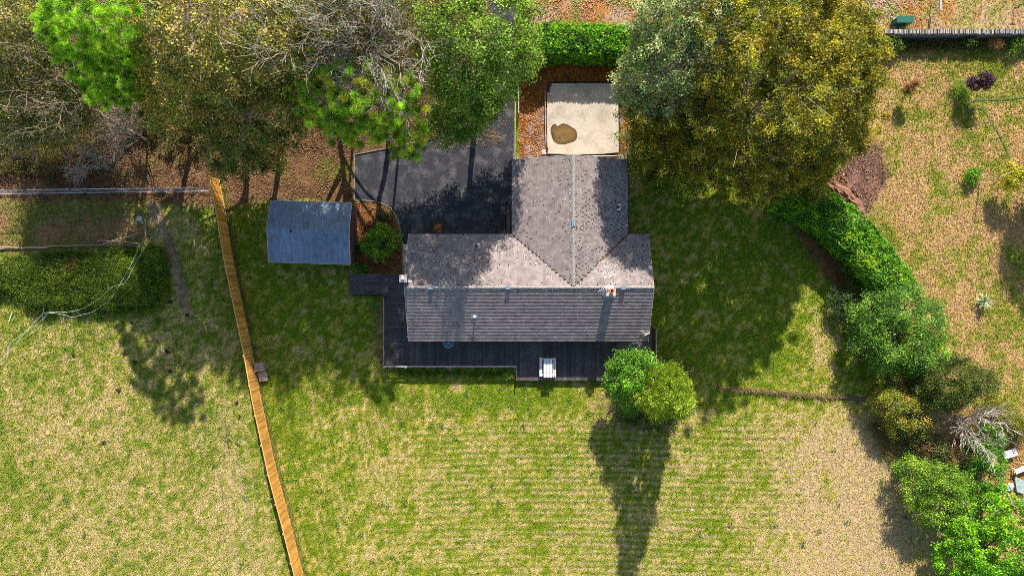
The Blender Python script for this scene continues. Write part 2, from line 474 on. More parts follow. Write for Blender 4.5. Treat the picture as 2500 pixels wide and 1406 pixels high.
C_GREEN = np.array([0.10, 0.152, 0.007]); C_YGRN = np.array([0.215, 0.22, 0.018]); C_STRAW = np.array([0.37, 0.285, 0.10])
C_SOIL = np.array([0.30, 0.205, 0.15]); C_LITTER = np.array([0.115, 0.062, 0.034]); C_ORANGE = np.array([0.34, 0.155, 0.05])
C_PINK = np.array([0.37, 0.26, 0.17]); C_DSOIL = np.array([0.12, 0.068, 0.048]); C_DARKL = np.array([0.065, 0.036, 0.024])

def ground_colour(u, v):
    """albedo and grass density at photo-pixel ground coordinates"""
    n_big = fbm(u, v, 260, 4, 1.1); n_mid = fbm(u, v, 70, 4, 5.3); n_sm = fbm(u, v, 22, 4, 9.2); n_fine = fbm(u, v, 9, 3, 2.2)
    mix = lambda a, b, t: a * (1 - t)[..., None] + b * t[..., None]
    sh = u.shape
    full = lambda c: np.broadcast_to(c, sh + (3,)).astype(float)
    dist_f = u - np.interp(v, [p[1] for p in FENCE], [p[0] for p in FENCE])     # + = garden side of the fence
    garden = ss(-3, 3, dist_f)
    # ---- garden lawn
    dry = 0.41 + 0.75 * (n_mid - 0.5) + 0.5 * (n_big - 0.5) + 1.2 * (n_sm - 0.5) + 2.4 * (n_fine - 0.5)
    lawn_low = ss(940, 1060, v)
    dry += 0.10 * lawn_low
    # greener near the house and in the shade of the big tree
    dry -= 0.45 * ss(0, 1, 1 - np.hypot((u - 1180) / 330, (v - 960) / 70)) + 0.25 * ss(80, 0, np.abs(dist_f - 40))
    dry -= 0.18 * (ss(1540, 1600, u) * ss(1040, 900, v))
    dry -= 0.3 * ss(0, 1, 1 - np.hypot((u - 1890) / 75, (v - 850) / 130))
    dry -= 0.25 * ss(0, 1, 1 - np.hypot((u - 760) / 180, (v - 720) / 220))
    # mowing lines
    amp = 0.62 * ss(985, 1060, v) * ss(880, 1150, u) * ss(2060, 1850, u) * np.clip(0.25 + 1.5 * fbm(u, v, 160, 2, 3.3), 0, 1.2)
    dry += amp * np.sin(2 * math.pi * (v + 7 * np.sin(u / 170) + 4 * n_mid) / 15.5 + 0.6) * (0.5 + n_sm)
    amp2 = 0.33 * ss(260, 120, np.abs(dist_f - 110)) * ss(960, 1080, v) * np.clip(0.2 + 1.5 * fbm(u, v, 140, 2, 8.3), 0, 1.2)
    dry += amp2 * np.sin(2 * math.pi * (dist_f + 3 * n_mid) / 17.0) * (0.5 + n_sm)
    # parched corner
    dry += 1.0 * ss(1720, 2080, u + 0.12 * (v - 1200) + 240 * (n_mid - 0.5)) * ss(985, 1100, v + 0.12 * (u - 1900))
    dry += 0.8 * ss(0, 1, 1 - np.hypot((u - 2010) / 60, (v - 860) / 150))
    dry += 0.5 * ss(0, 1, 1 - np.hypot((u - 1115) / 22, (v - 945) / 26)) * 1.6
    lawn = mix(mix(full(C_GREEN), full(C_YGRN), ss(0.05, 0.55, dry)), full(C_STRAW), ss(0.45, 1.0, dry))
    soil_t = ss(0.95, 1.6, dry) * 0.75
    lawn = mix(lawn, full(np.array([0.37, 0.26, 0.155])), soil_t)
    # ---- pasture left of the fence
    dp = 0.62 + 0.6 * (n_mid - 0.5) + 0.5 * (n_big - 0.5) + 1.0 * (n_sm - 0.5) + 2.3 * (n_fine - 0.5)
    dp -= 0.3 * ss(-90, -20, dist_f); dp -= 0.2 * ss(900, 720, v)
    dp += 0.35 * ss(0, 1, 1 - np.hypot((u - 90) / 160, (v - 1050) / 120))
    past = mix(mix(full(np.array([0.10, 0.155, 0.012])), full(np.array([0.23, 0.225, 0.035])), ss(0.05, 0.55, dp)), full(np.array([0.38, 0.29, 0.12])), ss(0.5, 1.05, dp))
    dw = dist_f + 10 * (fbm(u, v, 120, 2, 8.8) - .5) + 5 * (n_sm - .5)
    track = np.zeros(sh)
    for td, tw, st in ((-62, 4, .5), (-92, 7, .9), (-112, 6, .8), (-128, 4, .6), (-150, 7, .75), (-172, 4, .6), (-196, 5, .45)):
        track = np.maximum(track, st * ss(tw, tw * .3, np.abs(dw - td + .03 * (v - 1150))) * ss(.3, .5, fbm(u, v * .35, 34, 3, 4.4 + td)) * 1.25)
    track = np.clip(track, 0, 1) * ss(930, 1010, v) * (1 - .2 * n_fine)
    past = mix(past, full(np.array([0.36, 0.25, 0.16])), 0.7 * track)
    c = mix(past, lawn, garden)
    dens = np.ones(sh)
    dens -= 0.5 * track * (1 - garden) + 0.35 * soil_t * garden
    # ---- field at the right
    hedge_line = np.interp(v, [470, 560, 640, 720, 860, 960, 1100, 1230, 1406, 1500], [1960, 2075, 2135, 2190, 2250, 2290, 2330, 2370, 2440, 2480])
    right = ss(-10, 15, u - hedge_line + 8 * (n_sm - 0.5)) * ss(470, 480, v) + ss(2040, 2075, u) * (1 - ss(470, 480, v))
    dr = 0.70 + 1.5 * (n_mid - 0.5) + 0.8 * (n_big - 0.5) + 1.2 * (n_sm - 0.5) + 1.2 * (n_fine - 0.5) - 0.25 * ss(330, 120, v)
    rf = mix(mix(full(np.array([0.14, 0.165, 0.015])), full(np.array([0.26, 0.215, 0.045])), ss(0.1, 0.5, dr)), full(np.array([0.37, 0.235, 0.10])), ss(0.45, 0.85, dr))
    c = mix(c, rf, right)
    # ---- lane verge along the top
    verge = ss(1275, 1290, u) * ss(62, 50, v + 14 * (n_sm - 0.5)) * ss(1640, 1560, u) + ss(2050, 2080, u) * ss(80, 70, v)
    vc = mix(mix(full(C_ORANGE), full(C_PINK), ss(0.35, 0.6, n_mid)), full(np.array([0.2, 0.2, 0.05])), 0.9 * ss(0.46, 0.62, n_sm))
    vc = mix(vc, full(C_STRAW), ss(2150, 2350, u) * ss(.3, .7, n_fine) * .8)
    c = mix(c, vc, np.clip(verge, 0, 1)); dens -= 0.55 * np.clip(verge, 0, 1)
    # ---- litter-covered ground under the trees
    wl = poly_sd(u + 30 * (n_mid - .5), v + 40 * (n_mid - 0.5) + 16 * (n_sm - .5), [(-300, -200), (1230, -200), (1210, 200), (1130, 300), (1060, 350), (960, 365), (868, 380), (868, 470), (860, 492), (700, 495), (560, 500), (400, 500), (200, 487), (-300, 500)])
    t = ss(-14, 14, wl)
    lit = mix(mix(full(C_LITTER), full(np.array([0.17, 0.095, 0.045])), ss(0.42, 0.68, n_sm)), full(C_DARKL), ss(0.5, 0.68, n_mid) * .8)
    lit = mix(lit, full(np.array([0.11, 0.11, 0.02])), 0.75 * ss(0.50, 0.66, fbm(u, v, 90, 3, 6.6)) * ss(470, 420, v))
    c = mix(c, lit, t); dens -= 0.8 * t
    # brown-green turf of the small paddock above the weeds
    pd = poly_sd(u + 30 * (n_mid - .5), v + 24 * (n_sm - .5), [(-200, 497), (330, 497), (385, 560), (350, 605), (-200, 620)])
    t = ss(-10, 14, pd)
    c = mix(c, mix(full(np.array([0.13, 0.115, 0.025])), full(np.array([0.21, 0.12, 0.06])), ss(0.4, 0.62, n_mid)), 0.85 * t); dens -= 0.35 * t
    wp = line_d(u + 14 * (n_sm - .5), v, PATHD); t = ss(17, 7, wp) * ss(800, 740, v)
    c = mix(c, mix(full(np.array([0.2, 0.125, 0.085])), full(np.array([0.27, 0.18, 0.13])), ss(.4, .6, n_fine)), 0.9 * t); dens -= 0.85 * t
    # ---- soil patches, mulch, bed, yard
    t = ss(-16, 14, poly_sd(u + 50 * (n_sm - .5), v + 50 * (n_mid - .5), SOILP) + 14 * (n_fine - .5))
    c = mix(c, mix(full(C_DSOIL), full(np.array([0.23, 0.125, 0.085])), ss(0.35, 0.65, .5 * n_sm + .5 * n_fine)), t); dens -= 0.95 * t
    t = ss(-16, 10, poly_sd(u + 24 * (n_sm - .5), v + 20 * (n_mid - .5), MULCH))
    c = mix(c, mix(full(C_LITTER), full(np.array([0.22, 0.09, 0.035])), ss(0.4, 0.6, n_fine)), t); dens -= 0.85 * t
    t = ss(-2, 2, poly_sd(u, v, BED))
    c = mix(c, mix(full(np.array([0.13, 0.055, 0.025])), full(np.array([0.27, 0.11, 0.035])), ss(0.4, 0.65, n_sm)), t); dens -= t
    t = ss(-5, 5, poly_sd(u, v + 6 * (n_sm - .5), YARD))
    yc = mix(mix(full(np.array([0.16, 0.065, 0.025])), full(np.array([0.3, 0.1, 0.025])), ss(.4, .65, n_sm)), full(np.array([0.26, 0.22, 0.2])), ss(260, 300, v) * ss(.42, .6, n_sm))
    c = mix(c, yc, t); dens -= t
    gr = ss(-4, 4, poly_sd(u, v, [(1500, 826), (1592, 800), (1592, 905), (1500, 905)]))
    c = mix(c, full(np.array([0.24, 0.2, 0.19])), gr); dens -= gr
    t = ss(0, 1, 1.1 - np.hypot((u - 1545) / 105, (v - 985) / 75) + .6 * (n_sm - .5)) * 0.8
    c = mix(c, mix(full(np.array([0.24, 0.16, 0.11])), full(np.array([.14, .1, .05])), ss(.4, .6, n_sm)), t); dens -= .6 * t
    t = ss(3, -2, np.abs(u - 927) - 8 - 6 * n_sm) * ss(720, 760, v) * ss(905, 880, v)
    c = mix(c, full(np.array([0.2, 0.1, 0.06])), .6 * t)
    far = poly_sd(u, v, [(-90, -60), (2590, -60), (2590, 1466), (-90, 1466)])
    grassy = np.clip(dens, 0, 1)[..., None]
    c = c * (1 + 0.22 * grassy)
    return np.clip(c, 0.003, 0.7), np.clip(dens, 0, 1)

# ------------------------------------------------------------------ ground sheet
gx = np.concatenate([[-900, -400, -200, -110, -70, -52], np.arange(-46, 46.01, 0.2), [52, 70, 110, 200, 400, 900]])
gy = np.concatenate([[-900, -400, -200, -100, -50, -34], np.arange(-27, 27.01, 0.2), [34, 50, 100, 200, 400, 900]])
GX, GY = np.meshgrid(gx, gy, indexing='ij')
GU = 1250 + GX * PPM; GV = 703 - GY * PPM
GC, GD = ground_colour(np.clip(GU, -300, 2800), np.clip(GV, -300, 1700))
nx, ny = len(gx), len(gy)
GZ = np.zeros_like(GX)
mb = MB()
i, j = np.meshgrid(np.arange(nx - 1), np.arange(ny - 1), indexing='ij')
a = (i * ny + j).ravel()
mb.add(np.stack([GX, GY, GZ], -1).reshape(-1, 3), np.stack([a, a + ny, a + ny + 1, a + 1], -1), GC.reshape(-1, 3))
tag(mb.build('ground', M_GROUND, col=True), kind='structure')

def sample_ground(x, y):
    ii = np.clip(np.searchsorted(gx, x), 0, nx - 1); jj = np.clip(np.searchsorted(gy, y), 0, ny - 1)
    return GC[ii, jj], GD[ii, jj]

def cards(mb, c, size, rng, col, up=0.5, aspect=0.55, droop=None):
    """many small leaf-shaped faces: c (n,3), size (n,), col (n,3)"""
    n = len(c)
    nrm = rng.normal(size=(n, 3)); nrm /= np.linalg.norm(nrm, axis=1, keepdims=True)
    nrm = nrm * (1 - up) + np.array([0.06, 0.52, 0.85]) * up
    nrm /= np.linalg.norm(nrm, axis=1, keepdims=True) + 1e-9
    t = rng.normal(size=(n, 3)); a = np.cross(nrm, t); a /= np.linalg.norm(a, axis=1, keepdims=True) + 1e-9
    b = np.cross(nrm, a)
    s = size[:, None]
    v = np.stack([c - a * s * 0.5, c + b * s * 0.5 * aspect + a * s * 0.05, c + a * s * 0.5, c - b * s * 0.5 * aspect + a * s * 0.05], 1)
    f = np.arange(n * 4).reshape(n, 4)
    mb.add(v.reshape(-1, 3), f, np.repeat(col, 4, axis=0))

# ------------------------------------------------------------------ grass: short blades over lawn, pasture and field
def make_grass():
    rng = np.random.default_rng(21)
    n = 760000
    x = rng.uniform(-43, 43, n); y = rng.uniform(-24.8, 24.8, n)
    col, d = sample_ground(x, y)
    u = 1250 + x * PPM; v = 703 - y * PPM
    keep = rng.random(n) < d
    for P in (HOUSE, DECKP, SHED, DRIVE, YARD):
        keep &= poly_sd(u, v, P) < 1
    x, y, col, u, v = x[keep], y[keep], col[keep], u[keep], v[keep]
    n = len(x)
    h = rng.uniform(0.03, 0.085, n) * np.where(u < 560, 1.25, 1.0) * np.where((u > 2150), 1.2, 1.0)
    wd = rng.uniform(0.025, 0.055, n)
    an = rng.uniform(0, 2 * math.pi, n); ln = rng.uniform(0.3, 1.5, n) * h
    base = np.stack([x, y, np.zeros(n)], -1)
    dx = np.stack([np.cos(an), np.sin(an), np.zeros(n)], -1); sx = np.stack([-np.sin(an), np.cos(an), np.zeros(n)], -1)
    tip = base + dx * ln[:, None] + np.array([0, 0, 1]) * h[:, None]
    V = np.stack([base - sx * wd[:, None], base + sx * wd[:, None], tip], 1).reshape(-1, 3)
    tone = rng.uniform(0.6, 1.45, (n, 1))
    yel = (rng.random((n, 1)) < 0.33)
    grn = (rng.random((n, 1)) < 0.33)
    c = col * tone
    c = np.where(yel, c * 0.45 + np.array([0.50, 0.41, 0.17]) * 0.55, c)
    c = np.where(grn & (col[:, 1:2] > col[:, 0:1] * 0.72), c * 0.45 + np.array([0.10, 0.205, 0.006]) * 0.55, c)
    mb = MB(); mb.add(V, np.arange(n * 3).reshape(n, 3), np.repeat(c, 3, axis=0))
    tag(mb.build('grass', M_GRASS, col=True), kind='stuff')
make_grass()

# ------------------------------------------------------------------ paved surfaces
def sheet(name, poly, z, m, parent=None, thick=0.0):
    bm = bmesh.new()
    vs = [bm.verts.new(G(*p)[:2] + (z,) if False else (G(*p).x, G(*p).y, z)) for p in poly]
    f = bm.faces.new(vs)
    if f.normal.z < 0: f.normal_flip()
    if thick:
        r = bmesh.ops.extrude_face_region(bm, geom=[f])
        for e in r['geom']:
            if isinstance(e, bmesh.types.BMVert): e.co.z = z - thick
    bm.normal_update()
    bmesh.ops.recalc_face_normals(bm, faces=bm.faces)
    me = bpy.data.meshes.new(name); bm.to_mesh(me); bm.free(); me.materials.append(m)
    return link(name, me, parent)

tag(sheet('driveway', DRIVE, 0.02, M_TARMAC), kind='structure')
tag(sheet('road', [(1262, -60), (1300, -60), (1284, 4), (1262, 12)], 0.026, M_TARMAC), kind='structure')

def kerb(pts, w_, h_, m, name='kerb', label=None):
    mb = MB()
    P = [G(*p) for p in pts]
    for k in range(len(P) - 1):
        a, b = P[k], P[k + 1]
        L = (b - a).length; n = max(1, round(L / 0.9))
        for q in range(n):
            p0 = a.lerp(b, q / n + 0.008); p1 = a.lerp(b, (q + 1) / n - 0.008)
            mb.bar(p0 + Vector((0, 0, h_ / 2)), p1 + Vector((0, 0, h_ / 2)), w_, h_)
    return mb
root = empty('driveway_kerb', G(866, 430))
tag(root, 'thin concrete edging round the west side of the dark tarmac driveway', 'kerb')
for seg in ([(866, 491), (866, 378)], [(866, 378), (955, 361), (1050, 340)], [(866, 490), (890, 489.5), (925, 493), (955, 509), (972, 536), (980, 576), (983, 600), (983, 667)]):
    P = [G(*p) - G(866, 430) for p in seg]
    for k in range(len(P) - 1):
        mb = MB(); mb.bar(P[k] + Vector((0, 0, 0.045)), P[k + 1] + Vector((0, 0, 0.045)), 0.07, 0.09)
        mb.build('kerb_stone', M_KERB, root)

# path of four slabs beside the west gable
root = empty('slab_path', G(991, 632))
tag(root, 'four pale concrete slabs in a row beside the west gable wall', 'path')
ys = [596, 613, 632, 650, 669]
for k in range(4):
    a = G(984.5, ys[k] + 0.6) - G(991, 632); b = G(1001, ys[k + 1] - 0.6) - G(991, 632)
    mb = MB(); mb.box(a.x, b.x, b.y, a.y, 0.0, 0.045); mb.build('slab', M_SLABP, root)

# ------------------------------------------------------------------ fallen leaves
def litter(name, poly, n, cols, size=(0.05, 0.12), z=0.02, soft=None, up=0.75, seed=1, weight=None):
    rng = np.random.default_rng(seed)
    P = np.array(poly, float)
    u = rng.uniform(P[:, 0].min(), P[:, 0].max(), n * 3); v = rng.uniform(P[:, 1].min(), P[:, 1].max(), n * 3)
    keep = poly_sd(u + 20 * (fbm(u, v, 30, 3, 1.7) - .5), v + 20 * (fbm(u, v, 30, 3, 3.9) - .5), poly) > 0
    keep &= rng.random(len(u)) < np.clip(2.6 * (fbm(u, v, 24, 3, 7.7) - 0.25), 0.1, 1)
    if weight is not None: keep &= weight(u, v)
    u, v = u[keep][:n], v[keep][:n]
    k = 1 / PPM
    c = np.stack([(u - 1250) * k, (703 - v) * k, z + rng.uniform(0.0, 0.05, len(u))], -1)
    cc = np.array(cols)[rng.integers(0, len(cols), len(u))] * rng.uniform(0.6, 1.4, (len(u), 1))
    mb = MB(); cards(mb, c, rng.uniform(size[0], size[1], len(u)), rng, cc, up, 0.75)
    return tag(mb.build(name, M_LITTER, col=True), kind='stuff')
BROWNS = [(0.2, 0.095, 0.04), (0.14, 0.065, 0.03), (0.25, 0.14, 0.06), (0.09, 0.05, 0.028), (0.24, 0.17, 0.09)]
ORANGES = [(0.5, 0.17, 0.02), (0.42, 0.12, 0.015), (0.3, 0.08, 0.02), (0.55, 0.26, 0.04)]
not_slab = lambda u, v: ~((u > 1328) & (u < 1520) & (v > 195) & (v < 385))
litter('fallen_leaves', [(-40, 130), (1180, 60), (1150, 260), (1040, 345), (870, 375), (860, 480), (560, 492), (380, 495), (-40, 482)], 30000, BROWNS, (0.05, 0.13), seed=2)
litter('orange_leaves', [(1266, 165), (1540, 150), (1545, 300), (1520, 390), (1330, 385), (1266, 385)], 5200, ORANGES + [(0.2, 0.08, 0.03)], (0.06, 0.13), seed=3, weight=not_slab)
litter('bed_leaves', BED, 2600, BROWNS + ORANGES[:1], (0.05, 0.11), seed=4)
litter('verge_leaves', [(1285, -30), (1570, -30), (1560, 48), (1290, 50)], 1800, ORANGES[1:3] + [(0.45, 0.3, 0.22), (0.4, 0.26, 0.18), (.4,.3,.14)], (0.06, 0.13), seed=5)
litter('verge_leaves', [(2050, -30), (2260, -30), (2300, 60), (2150, 68), (2090, 40)], 1500, ORANGES[1:2] + [(0.5, 0.38, 0.28), (0.45, 0.33, 0.22), (0.45, 0.38, 0.18)], (0.06, 0.13), seed=6)
litter('hedge_leaves', [(1870, 480), (1930, 530), (1980, 590), (2020, 650), (2050, 720), (2080, 690), (2000, 560), (1900, 470)], 2600, BROWNS + [(0.42, 0.12, 0.05)], (0.06, 0.13), seed=7)
litter('lawn_leaves', [(1560, 420), (2000, 440), (2000, 720), (1600, 900), (1560, 900)], 420, [(0.5, 0.4, 0.1), (0.5, 0.3, 0.1)], (0.06, 0.11), z=0.06, seed=8)
litter('driveway_leaves', [(1130, 285), (1235, 235), (1240, 330), (1200, 360), (1060, 365)], 900, [(0.22, 0.13, 0.06), (0.3, 0.16, 0.06), (0.14, 0.08, 0.04)], (0.05, 0.11), z=0.03, seed=9)
rg_ = np.random.default_rng(77); pts_ = np.stack([rg_.uniform(-18.6, -13.0, 150), rg_.uniform(2.2, 6.6, 150), np.zeros(150)], -1)
pts_[:, 2] = 2.14 + (2.88 - 2.1) * np.clip(1 - np.abs(pts_[:, 1] - 4.5) / 2.35, 0, 1)
cm0 = MB(); cards(cm0, pts_, rg_.uniform(.05, .1, 150), rg_, np.tile([.25, .15, .07], (150, 1)) * rg_.uniform(.5, 1.3, (150, 1)), .85)
tag(cm0.build('roof_leaves', M_LITTER, col=True), kind='stuff')
litter('soil_crumbs', SOILP, 2600, [(.3, .17, .11), (.16, .085, .06), (.1, .06, .045), (.4, .26, .18)], (.04, .12), z=.02, seed=11, up=.5)
litter('soil_clods', [(2010, 470), (2070, 500), (2140, 560), (2160, 600), (2120, 560), (2050, 500), (2010, 440), (2060, 420), (2100, 480)], 2300, [(0.4, 0.2, 0.1), (0.3, 0.14, 0.08), (0.2, 0.09, 0.05), (0.5, 0.3, 0.18)], (0.07, 0.2), z=0.08, seed=10, up=0.4)

# ------------------------------------------------------------------ house
Z_E, Z_R = 2.4, 4.5
XW, XE = -8.04, 10.61            # verges of the main range
YS, YN = -4.11, 4.18             # eaves of the main range
WX0, WX1, WXR, WYN = 0.0, 9.03, 4.6, 9.95   # north wing: eaves, ridge, gable verge
house = empty('house', (0, 0, 0))
tag(house, 'L-shaped bungalow with grey lichen-spotted tiled roofs and two chimneys', 'house')

# walls
mb = MB()
mb.box(XW + .3, XE - .3, YS + .45, YN - .45, 0, 2.35)
mb.box(WX0 + .45, WX1 - .45, YN - .45, WYN - .25, 0, 2.35)
# gables (thin triangular prisms)
def gable(mb, pts, th):
    mb.add(pts[0] + pts[1], [[0, 1, 4, 3], [1, 2, 5, 4], [2, 0, 3, 5]])
    base = mb.n - 6
    mb.F.append(np.array([[base, base + 2, base + 1], [base + 3, base + 4, base + 5]]))
for x0, x1 in ((XW + .3, XW + .5), (XE - .5, XE - .3)):
    gable(mb, ([(x0, YS + .45, 2.35), (x0, YN - .45, 2.35), (x0, 0.03, 4.2)], [(x1, YS + .45, 2.35), (x1, YN - .45, 2.35), (x1, 0.03, 4.2)]), .2)
gable(mb, ([(WX0 + .45, WYN - .25, 2.35), (WX1 - .45, WYN - .25, 2.35), (WXR, WYN - .25, 4.2)], [(WX0 + .45, WYN - .45, 2.35), (WX1 - .45, WYN - .45, 2.35), (WXR, WYN - .45, 4.2)]), .2)
mb.build('wall', M_WALL, house)
# windows and doors on the south, west and east walls
def window(x, y, z, w_, h_, axis):
    f = MB(); p = MB()
    t = 0.06
    if axis == 'x':
        f.box(x - w_/2, x + w_/2, y - .04, y + .05, z, z + t); f.box(x - w_/2, x + w_/2, y - .04, y + .05, z + h_ - t, z + h_)
        for q in (-w_/2, -t/2, w_/2 - t): f.box(x + q, x + q + t, y - .035, y + .045, z + t, z + h_ - t)
        p.box(x - w_/2 + t, x + w_/2 - t, y - .02, y + .02, z + t, z + h_ - t)
    else:
        f.box(x - .04, x + .05, y - w_/2, y + w_/2, z, z + t); f.box(x - .04, x + .05, y - w_/2, y + w_/2, z + h_ - t, z + h_)
        for q in (-w_/2, -t/2, w_/2 - t): f.box(x - .035, x + .045, y + q, y + q + t, z + t, z + h_ - t)
        p.box(x - .02, x + .02, y - w_/2 + t, y + w_/2 - t, z + t, z + h_ - t)
    fo = f.build('window', M_WHITE, house); p.build('pane', M_WIN, fo)
for x, w_, z, h_ in ((-6, 1.6, 1.0, 1.1), (-2.6, 1.9, .35, 1.85), (1.6, 1.8, 1.0, 1.1), (5.0, 1.9, .35, 1.85), (8.3, 1.5, 1.0, 1.1)):
    window(x, YS + .43, z, w_, h_, 'x')
for y in (6.2, 8.2): window(WX1 - .44, y, 1.0, 1.3, 1.1, 'y')
window(XE - .29, -1.8, 1.0, 1.3, 1.1, 'y')

# roof deck (solid under the tiles)
roof_mb = MB()
def zmain(y): return Z_R - (Z_R - Z_E) * abs(y - 0.03) / 4.14
th = 0.07
def slab_poly(mb, pts, dz=0.10):
    n = len(pts)
    top = [(x, y, z - 0.035) for x, y, z in pts]; bot = [(x, y, z - dz) for x, y, z in pts]
    base = mb.n
    mb.V.append(np.array(top + bot, float)); mb.C.append(np.ones((2 * n, 3))); mb.n += 2 * n
    mb.F.append([[base + k for k in range(n)], [base + 2 * n - 1 - k for k in range(n)]] + [[base + k, base + n + k, base + n + (k + 1) % n, base + (k + 1) % n] for k in range(n)])
slab_poly(roof_mb, [(XW, YS, Z_E), (XE, YS, Z_E), (XE, 0.03, Z_R), (XW, 0.03, Z_R)])
slab_poly(roof_mb, [(XW, 0.03, Z_R), (WXR, 0.03, Z_R), (WX0, YN, Z_E), (XW, YN, Z_E)])
slab_poly(roof_mb, [(WXR, 0.03, Z_R), (XE, 0.03, Z_R), (XE, YN, Z_E), (WX1, YN, Z_E)])
slab_poly(roof_mb, [(WXR, 0.03, Z_R), (WXR, WYN, Z_R), (WX0, WYN, Z_E), (WX0, YN, Z_E)])
slab_poly(roof_mb, [(WXR, 0.03, Z_R), (WX1, YN, Z_E), (WX1, WYN, Z_E), (WXR, WYN, Z_R)])
roof = roof_mb.build('roof', M_UNDER, house)

# tiles: one prototype (local x along the course, local y up the slope, z out of the slope)
GAUGE = math.hypot(4.14, Z_R - Z_E) / 16; TW = 0.335
def tile_shape(x0=0.002, x1=TW - 0.002, lift=0.034, thk=0.028):
    y0, y1 = -0.012, GAUGE + 0.04
    b = [(x0, y0, lift - thk), (x1, y0, lift - thk), (x1, y1, -thk), (x0, y1, -thk)]
    t = [(x0, y0, lift), (x1, y0, lift), (x1, y1, 0), (x0, y1, 0)]
    return b, t
proto_mb = MB(); bt = tile_shape(); proto_mb.hexa(*bt)
TILE_V = np.array(bt[0] + bt[1], float)
proto = None
def slope_frame(origin, along, upslope):
    al = Vector(along).normalized(); upv = Vector(upslope).normalized(); n = al.cross(upv)
    Mx = Matrix((al, upv, n)).transposed().to_4x4(); Mx.translation = Vector(origin)
    return Mx
field = MB(); moss = MB(); lich = MB()
trng = random.Random(5)
n_single = 0
def lump(mb, p, r, flat=0.5, n=5):
    a = [2 * math.pi * k / n + trng.random() for k in range(n)]
    ring = [(p[0] + r * trng.uniform(.6, 1.2) * math.cos(t), p[1] + r * trng.uniform(.6, 1.2) * math.sin(t), p[2]) for t in a]
    v = ring + [(p[0], p[1], p[2] + r * flat)]
    mb.add(v, [[k, (k + 1) % n, n] for k in range(n)])
def lay(Mx, courses, xr, single=False, moss_p=0.0, stag=True, GAUGE=GAUGE, LIFT=0.022):
    """xr(yc) -> (x0,x1) limits of the course in local x at slope distance yc"""
    global n_single, proto
    for r in range(courses):
        y = r * GAUGE
        x0, x1 = xr(y + GAUGE * 0.5)
        if x1 - x0 < 0.05: continue
        off = (TW / 2 if (r % 2 and stag) else 0) + trng.uniform(-.02, .02)
        k = math.floor((x0 - off) / TW)
        while k * TW + off < x1:
            xa = k * TW + off; gp_ = .0015 if LIFT > .015 else 0.0002; a = max(xa + gp_, x0); b = min(xa + TW - gp_, x1)
            k += 1
            if b - a < 0.03: continue
            whole = (b - a) > TW - 0.02
            jz = trng.uniform(-0.0015, 0.002) * (1 if LIFT > .015 else .4); jy = trng.uniform(-.005, .005); jr = trng.uniform(-.004, .004) if LIFT > .015 else 0.0
            if single and whole and n_single < 300 and r >= courses - 6:
                Mt = Mx @ Matrix.Translation((xa, y + jy, jz)) @ Matrix.Rotation(jr, 4, 'Z')
                if proto is None:
                    proto = proto_mb.build('tile', M_TILE, roof); o = proto
                else:
                    o = copy_part(proto, roof)
                o.matrix_local = Mt
                n_single += 1
            else:
                bq, tq = tile_shape(a - xa, b - xa, LIFT, LIFT * .8)
                Mt = Mx @ Matrix.Translation((xa, y + jy, jz)) @ Matrix.Rotation(jr, 4, 'Z')
                field.hexa([Mt @ Vector(p) for p in bq], [Mt @ Vector(p) for p in tq])
            mq = Mx @ Vector((a, y, 0)); mp_ = moss_p * float(np.clip(2.6 * (fbm(np.array([mq.x * 30 + 900.]), np.array([mq.y * 30 + 900.]), 38, 3, 4.4)[0] - .17), .3, 1.3))
            if moss_p and trng.random() < mp_:
                for q in range(trng.choice((2, 3, 3, 4))):
                    pp = Mx @ Vector((a - 0.004 + trng.uniform(-.014, .014), y + trng.uniform(0.0, .2), 0.0))
                    lump(moss, (pp.x, pp.y, pp.z + .012), trng.uniform(.024, .042) * (1.45 if LIFT < .02 else 1), 0.5, 4)
            if moss_p and trng.random() < mp_ * 0.5:
                pp = Mx @ Vector((trng.uniform(a, b), y + trng.uniform(-.02, .05), 0.01))
                lump(moss, (pp.x, pp.y, pp.z + .012), trng.uniform(.03, .065), 0.4)
            if trng.random() < 0.07:
                pp = Mx @ Vector((trng.uniform(a, b), y + trng.uniform(0, .25), 0.02))
                lump(lich, (pp.x, pp.y, pp.z - .002), trng.uniform(.02, .05), 0.15, 6)
sl = math.hypot(4.14, Z_R - Z_E)
up = (Z_R - Z_E) / sl; ho = 4.14 / sl
MS = slope_frame((XW, YS, Z_E), (1, 0, 0), (0, ho, up))
lay(MS, 16, lambda y: (0, XE - XW), single=True, moss_p=0.08, LIFT=.034)
# north slopes: course axis runs west (so that the frame's normal points up)
MN1 = slope_frame((XE, YN, Z_E), (-1, 0, 0), (0, -ho, up))
def xr_n_east(y): # from the east verge to the valley
    f = y / sl
    return (0, XE - (WX1 + (WXR - WX1) * f) - .05)
def xr_n_west(y):
    f = y / sl
    return (XE - (WX0 + (WXR - WX0) * f) + .05, XE - XW)
lay(MN1, 16, xr_n_east, moss_p=0.5, LIFT=.014)
lay(MN1, 16, xr_n_west, moss_p=0.3, LIFT=.014)
slw = math.hypot(WXR - WX0, Z_R - Z_E)
hw, uw = (WXR - WX0) / slw, (Z_R - Z_E) / slw
MW = slope_frame((WX0, WYN, Z_E), (0, -1, 0), (hw, 0, uw))
lay(MW, 17, lambda y: (0, WYN - (YN + (0.03 - YN) * min(1, y / slw)) - .05), moss_p=0.14, GAUGE=slw / 17, LIFT=.0149)
sle = math.hypot(WX1 - WXR, Z_R - Z_E)
ME = slope_frame((WX1, 0.0, Z_E), (0, 1, 0), (-(WX1 - WXR) / sle, 0, (Z_R - Z_E) / sle))
lay(ME, 17, lambda y: ((YN + (0.03 - YN) * min(1, y / sle)) + .05, WYN), moss_p=0.7, GAUGE=sle / 17, LIFT=.009)
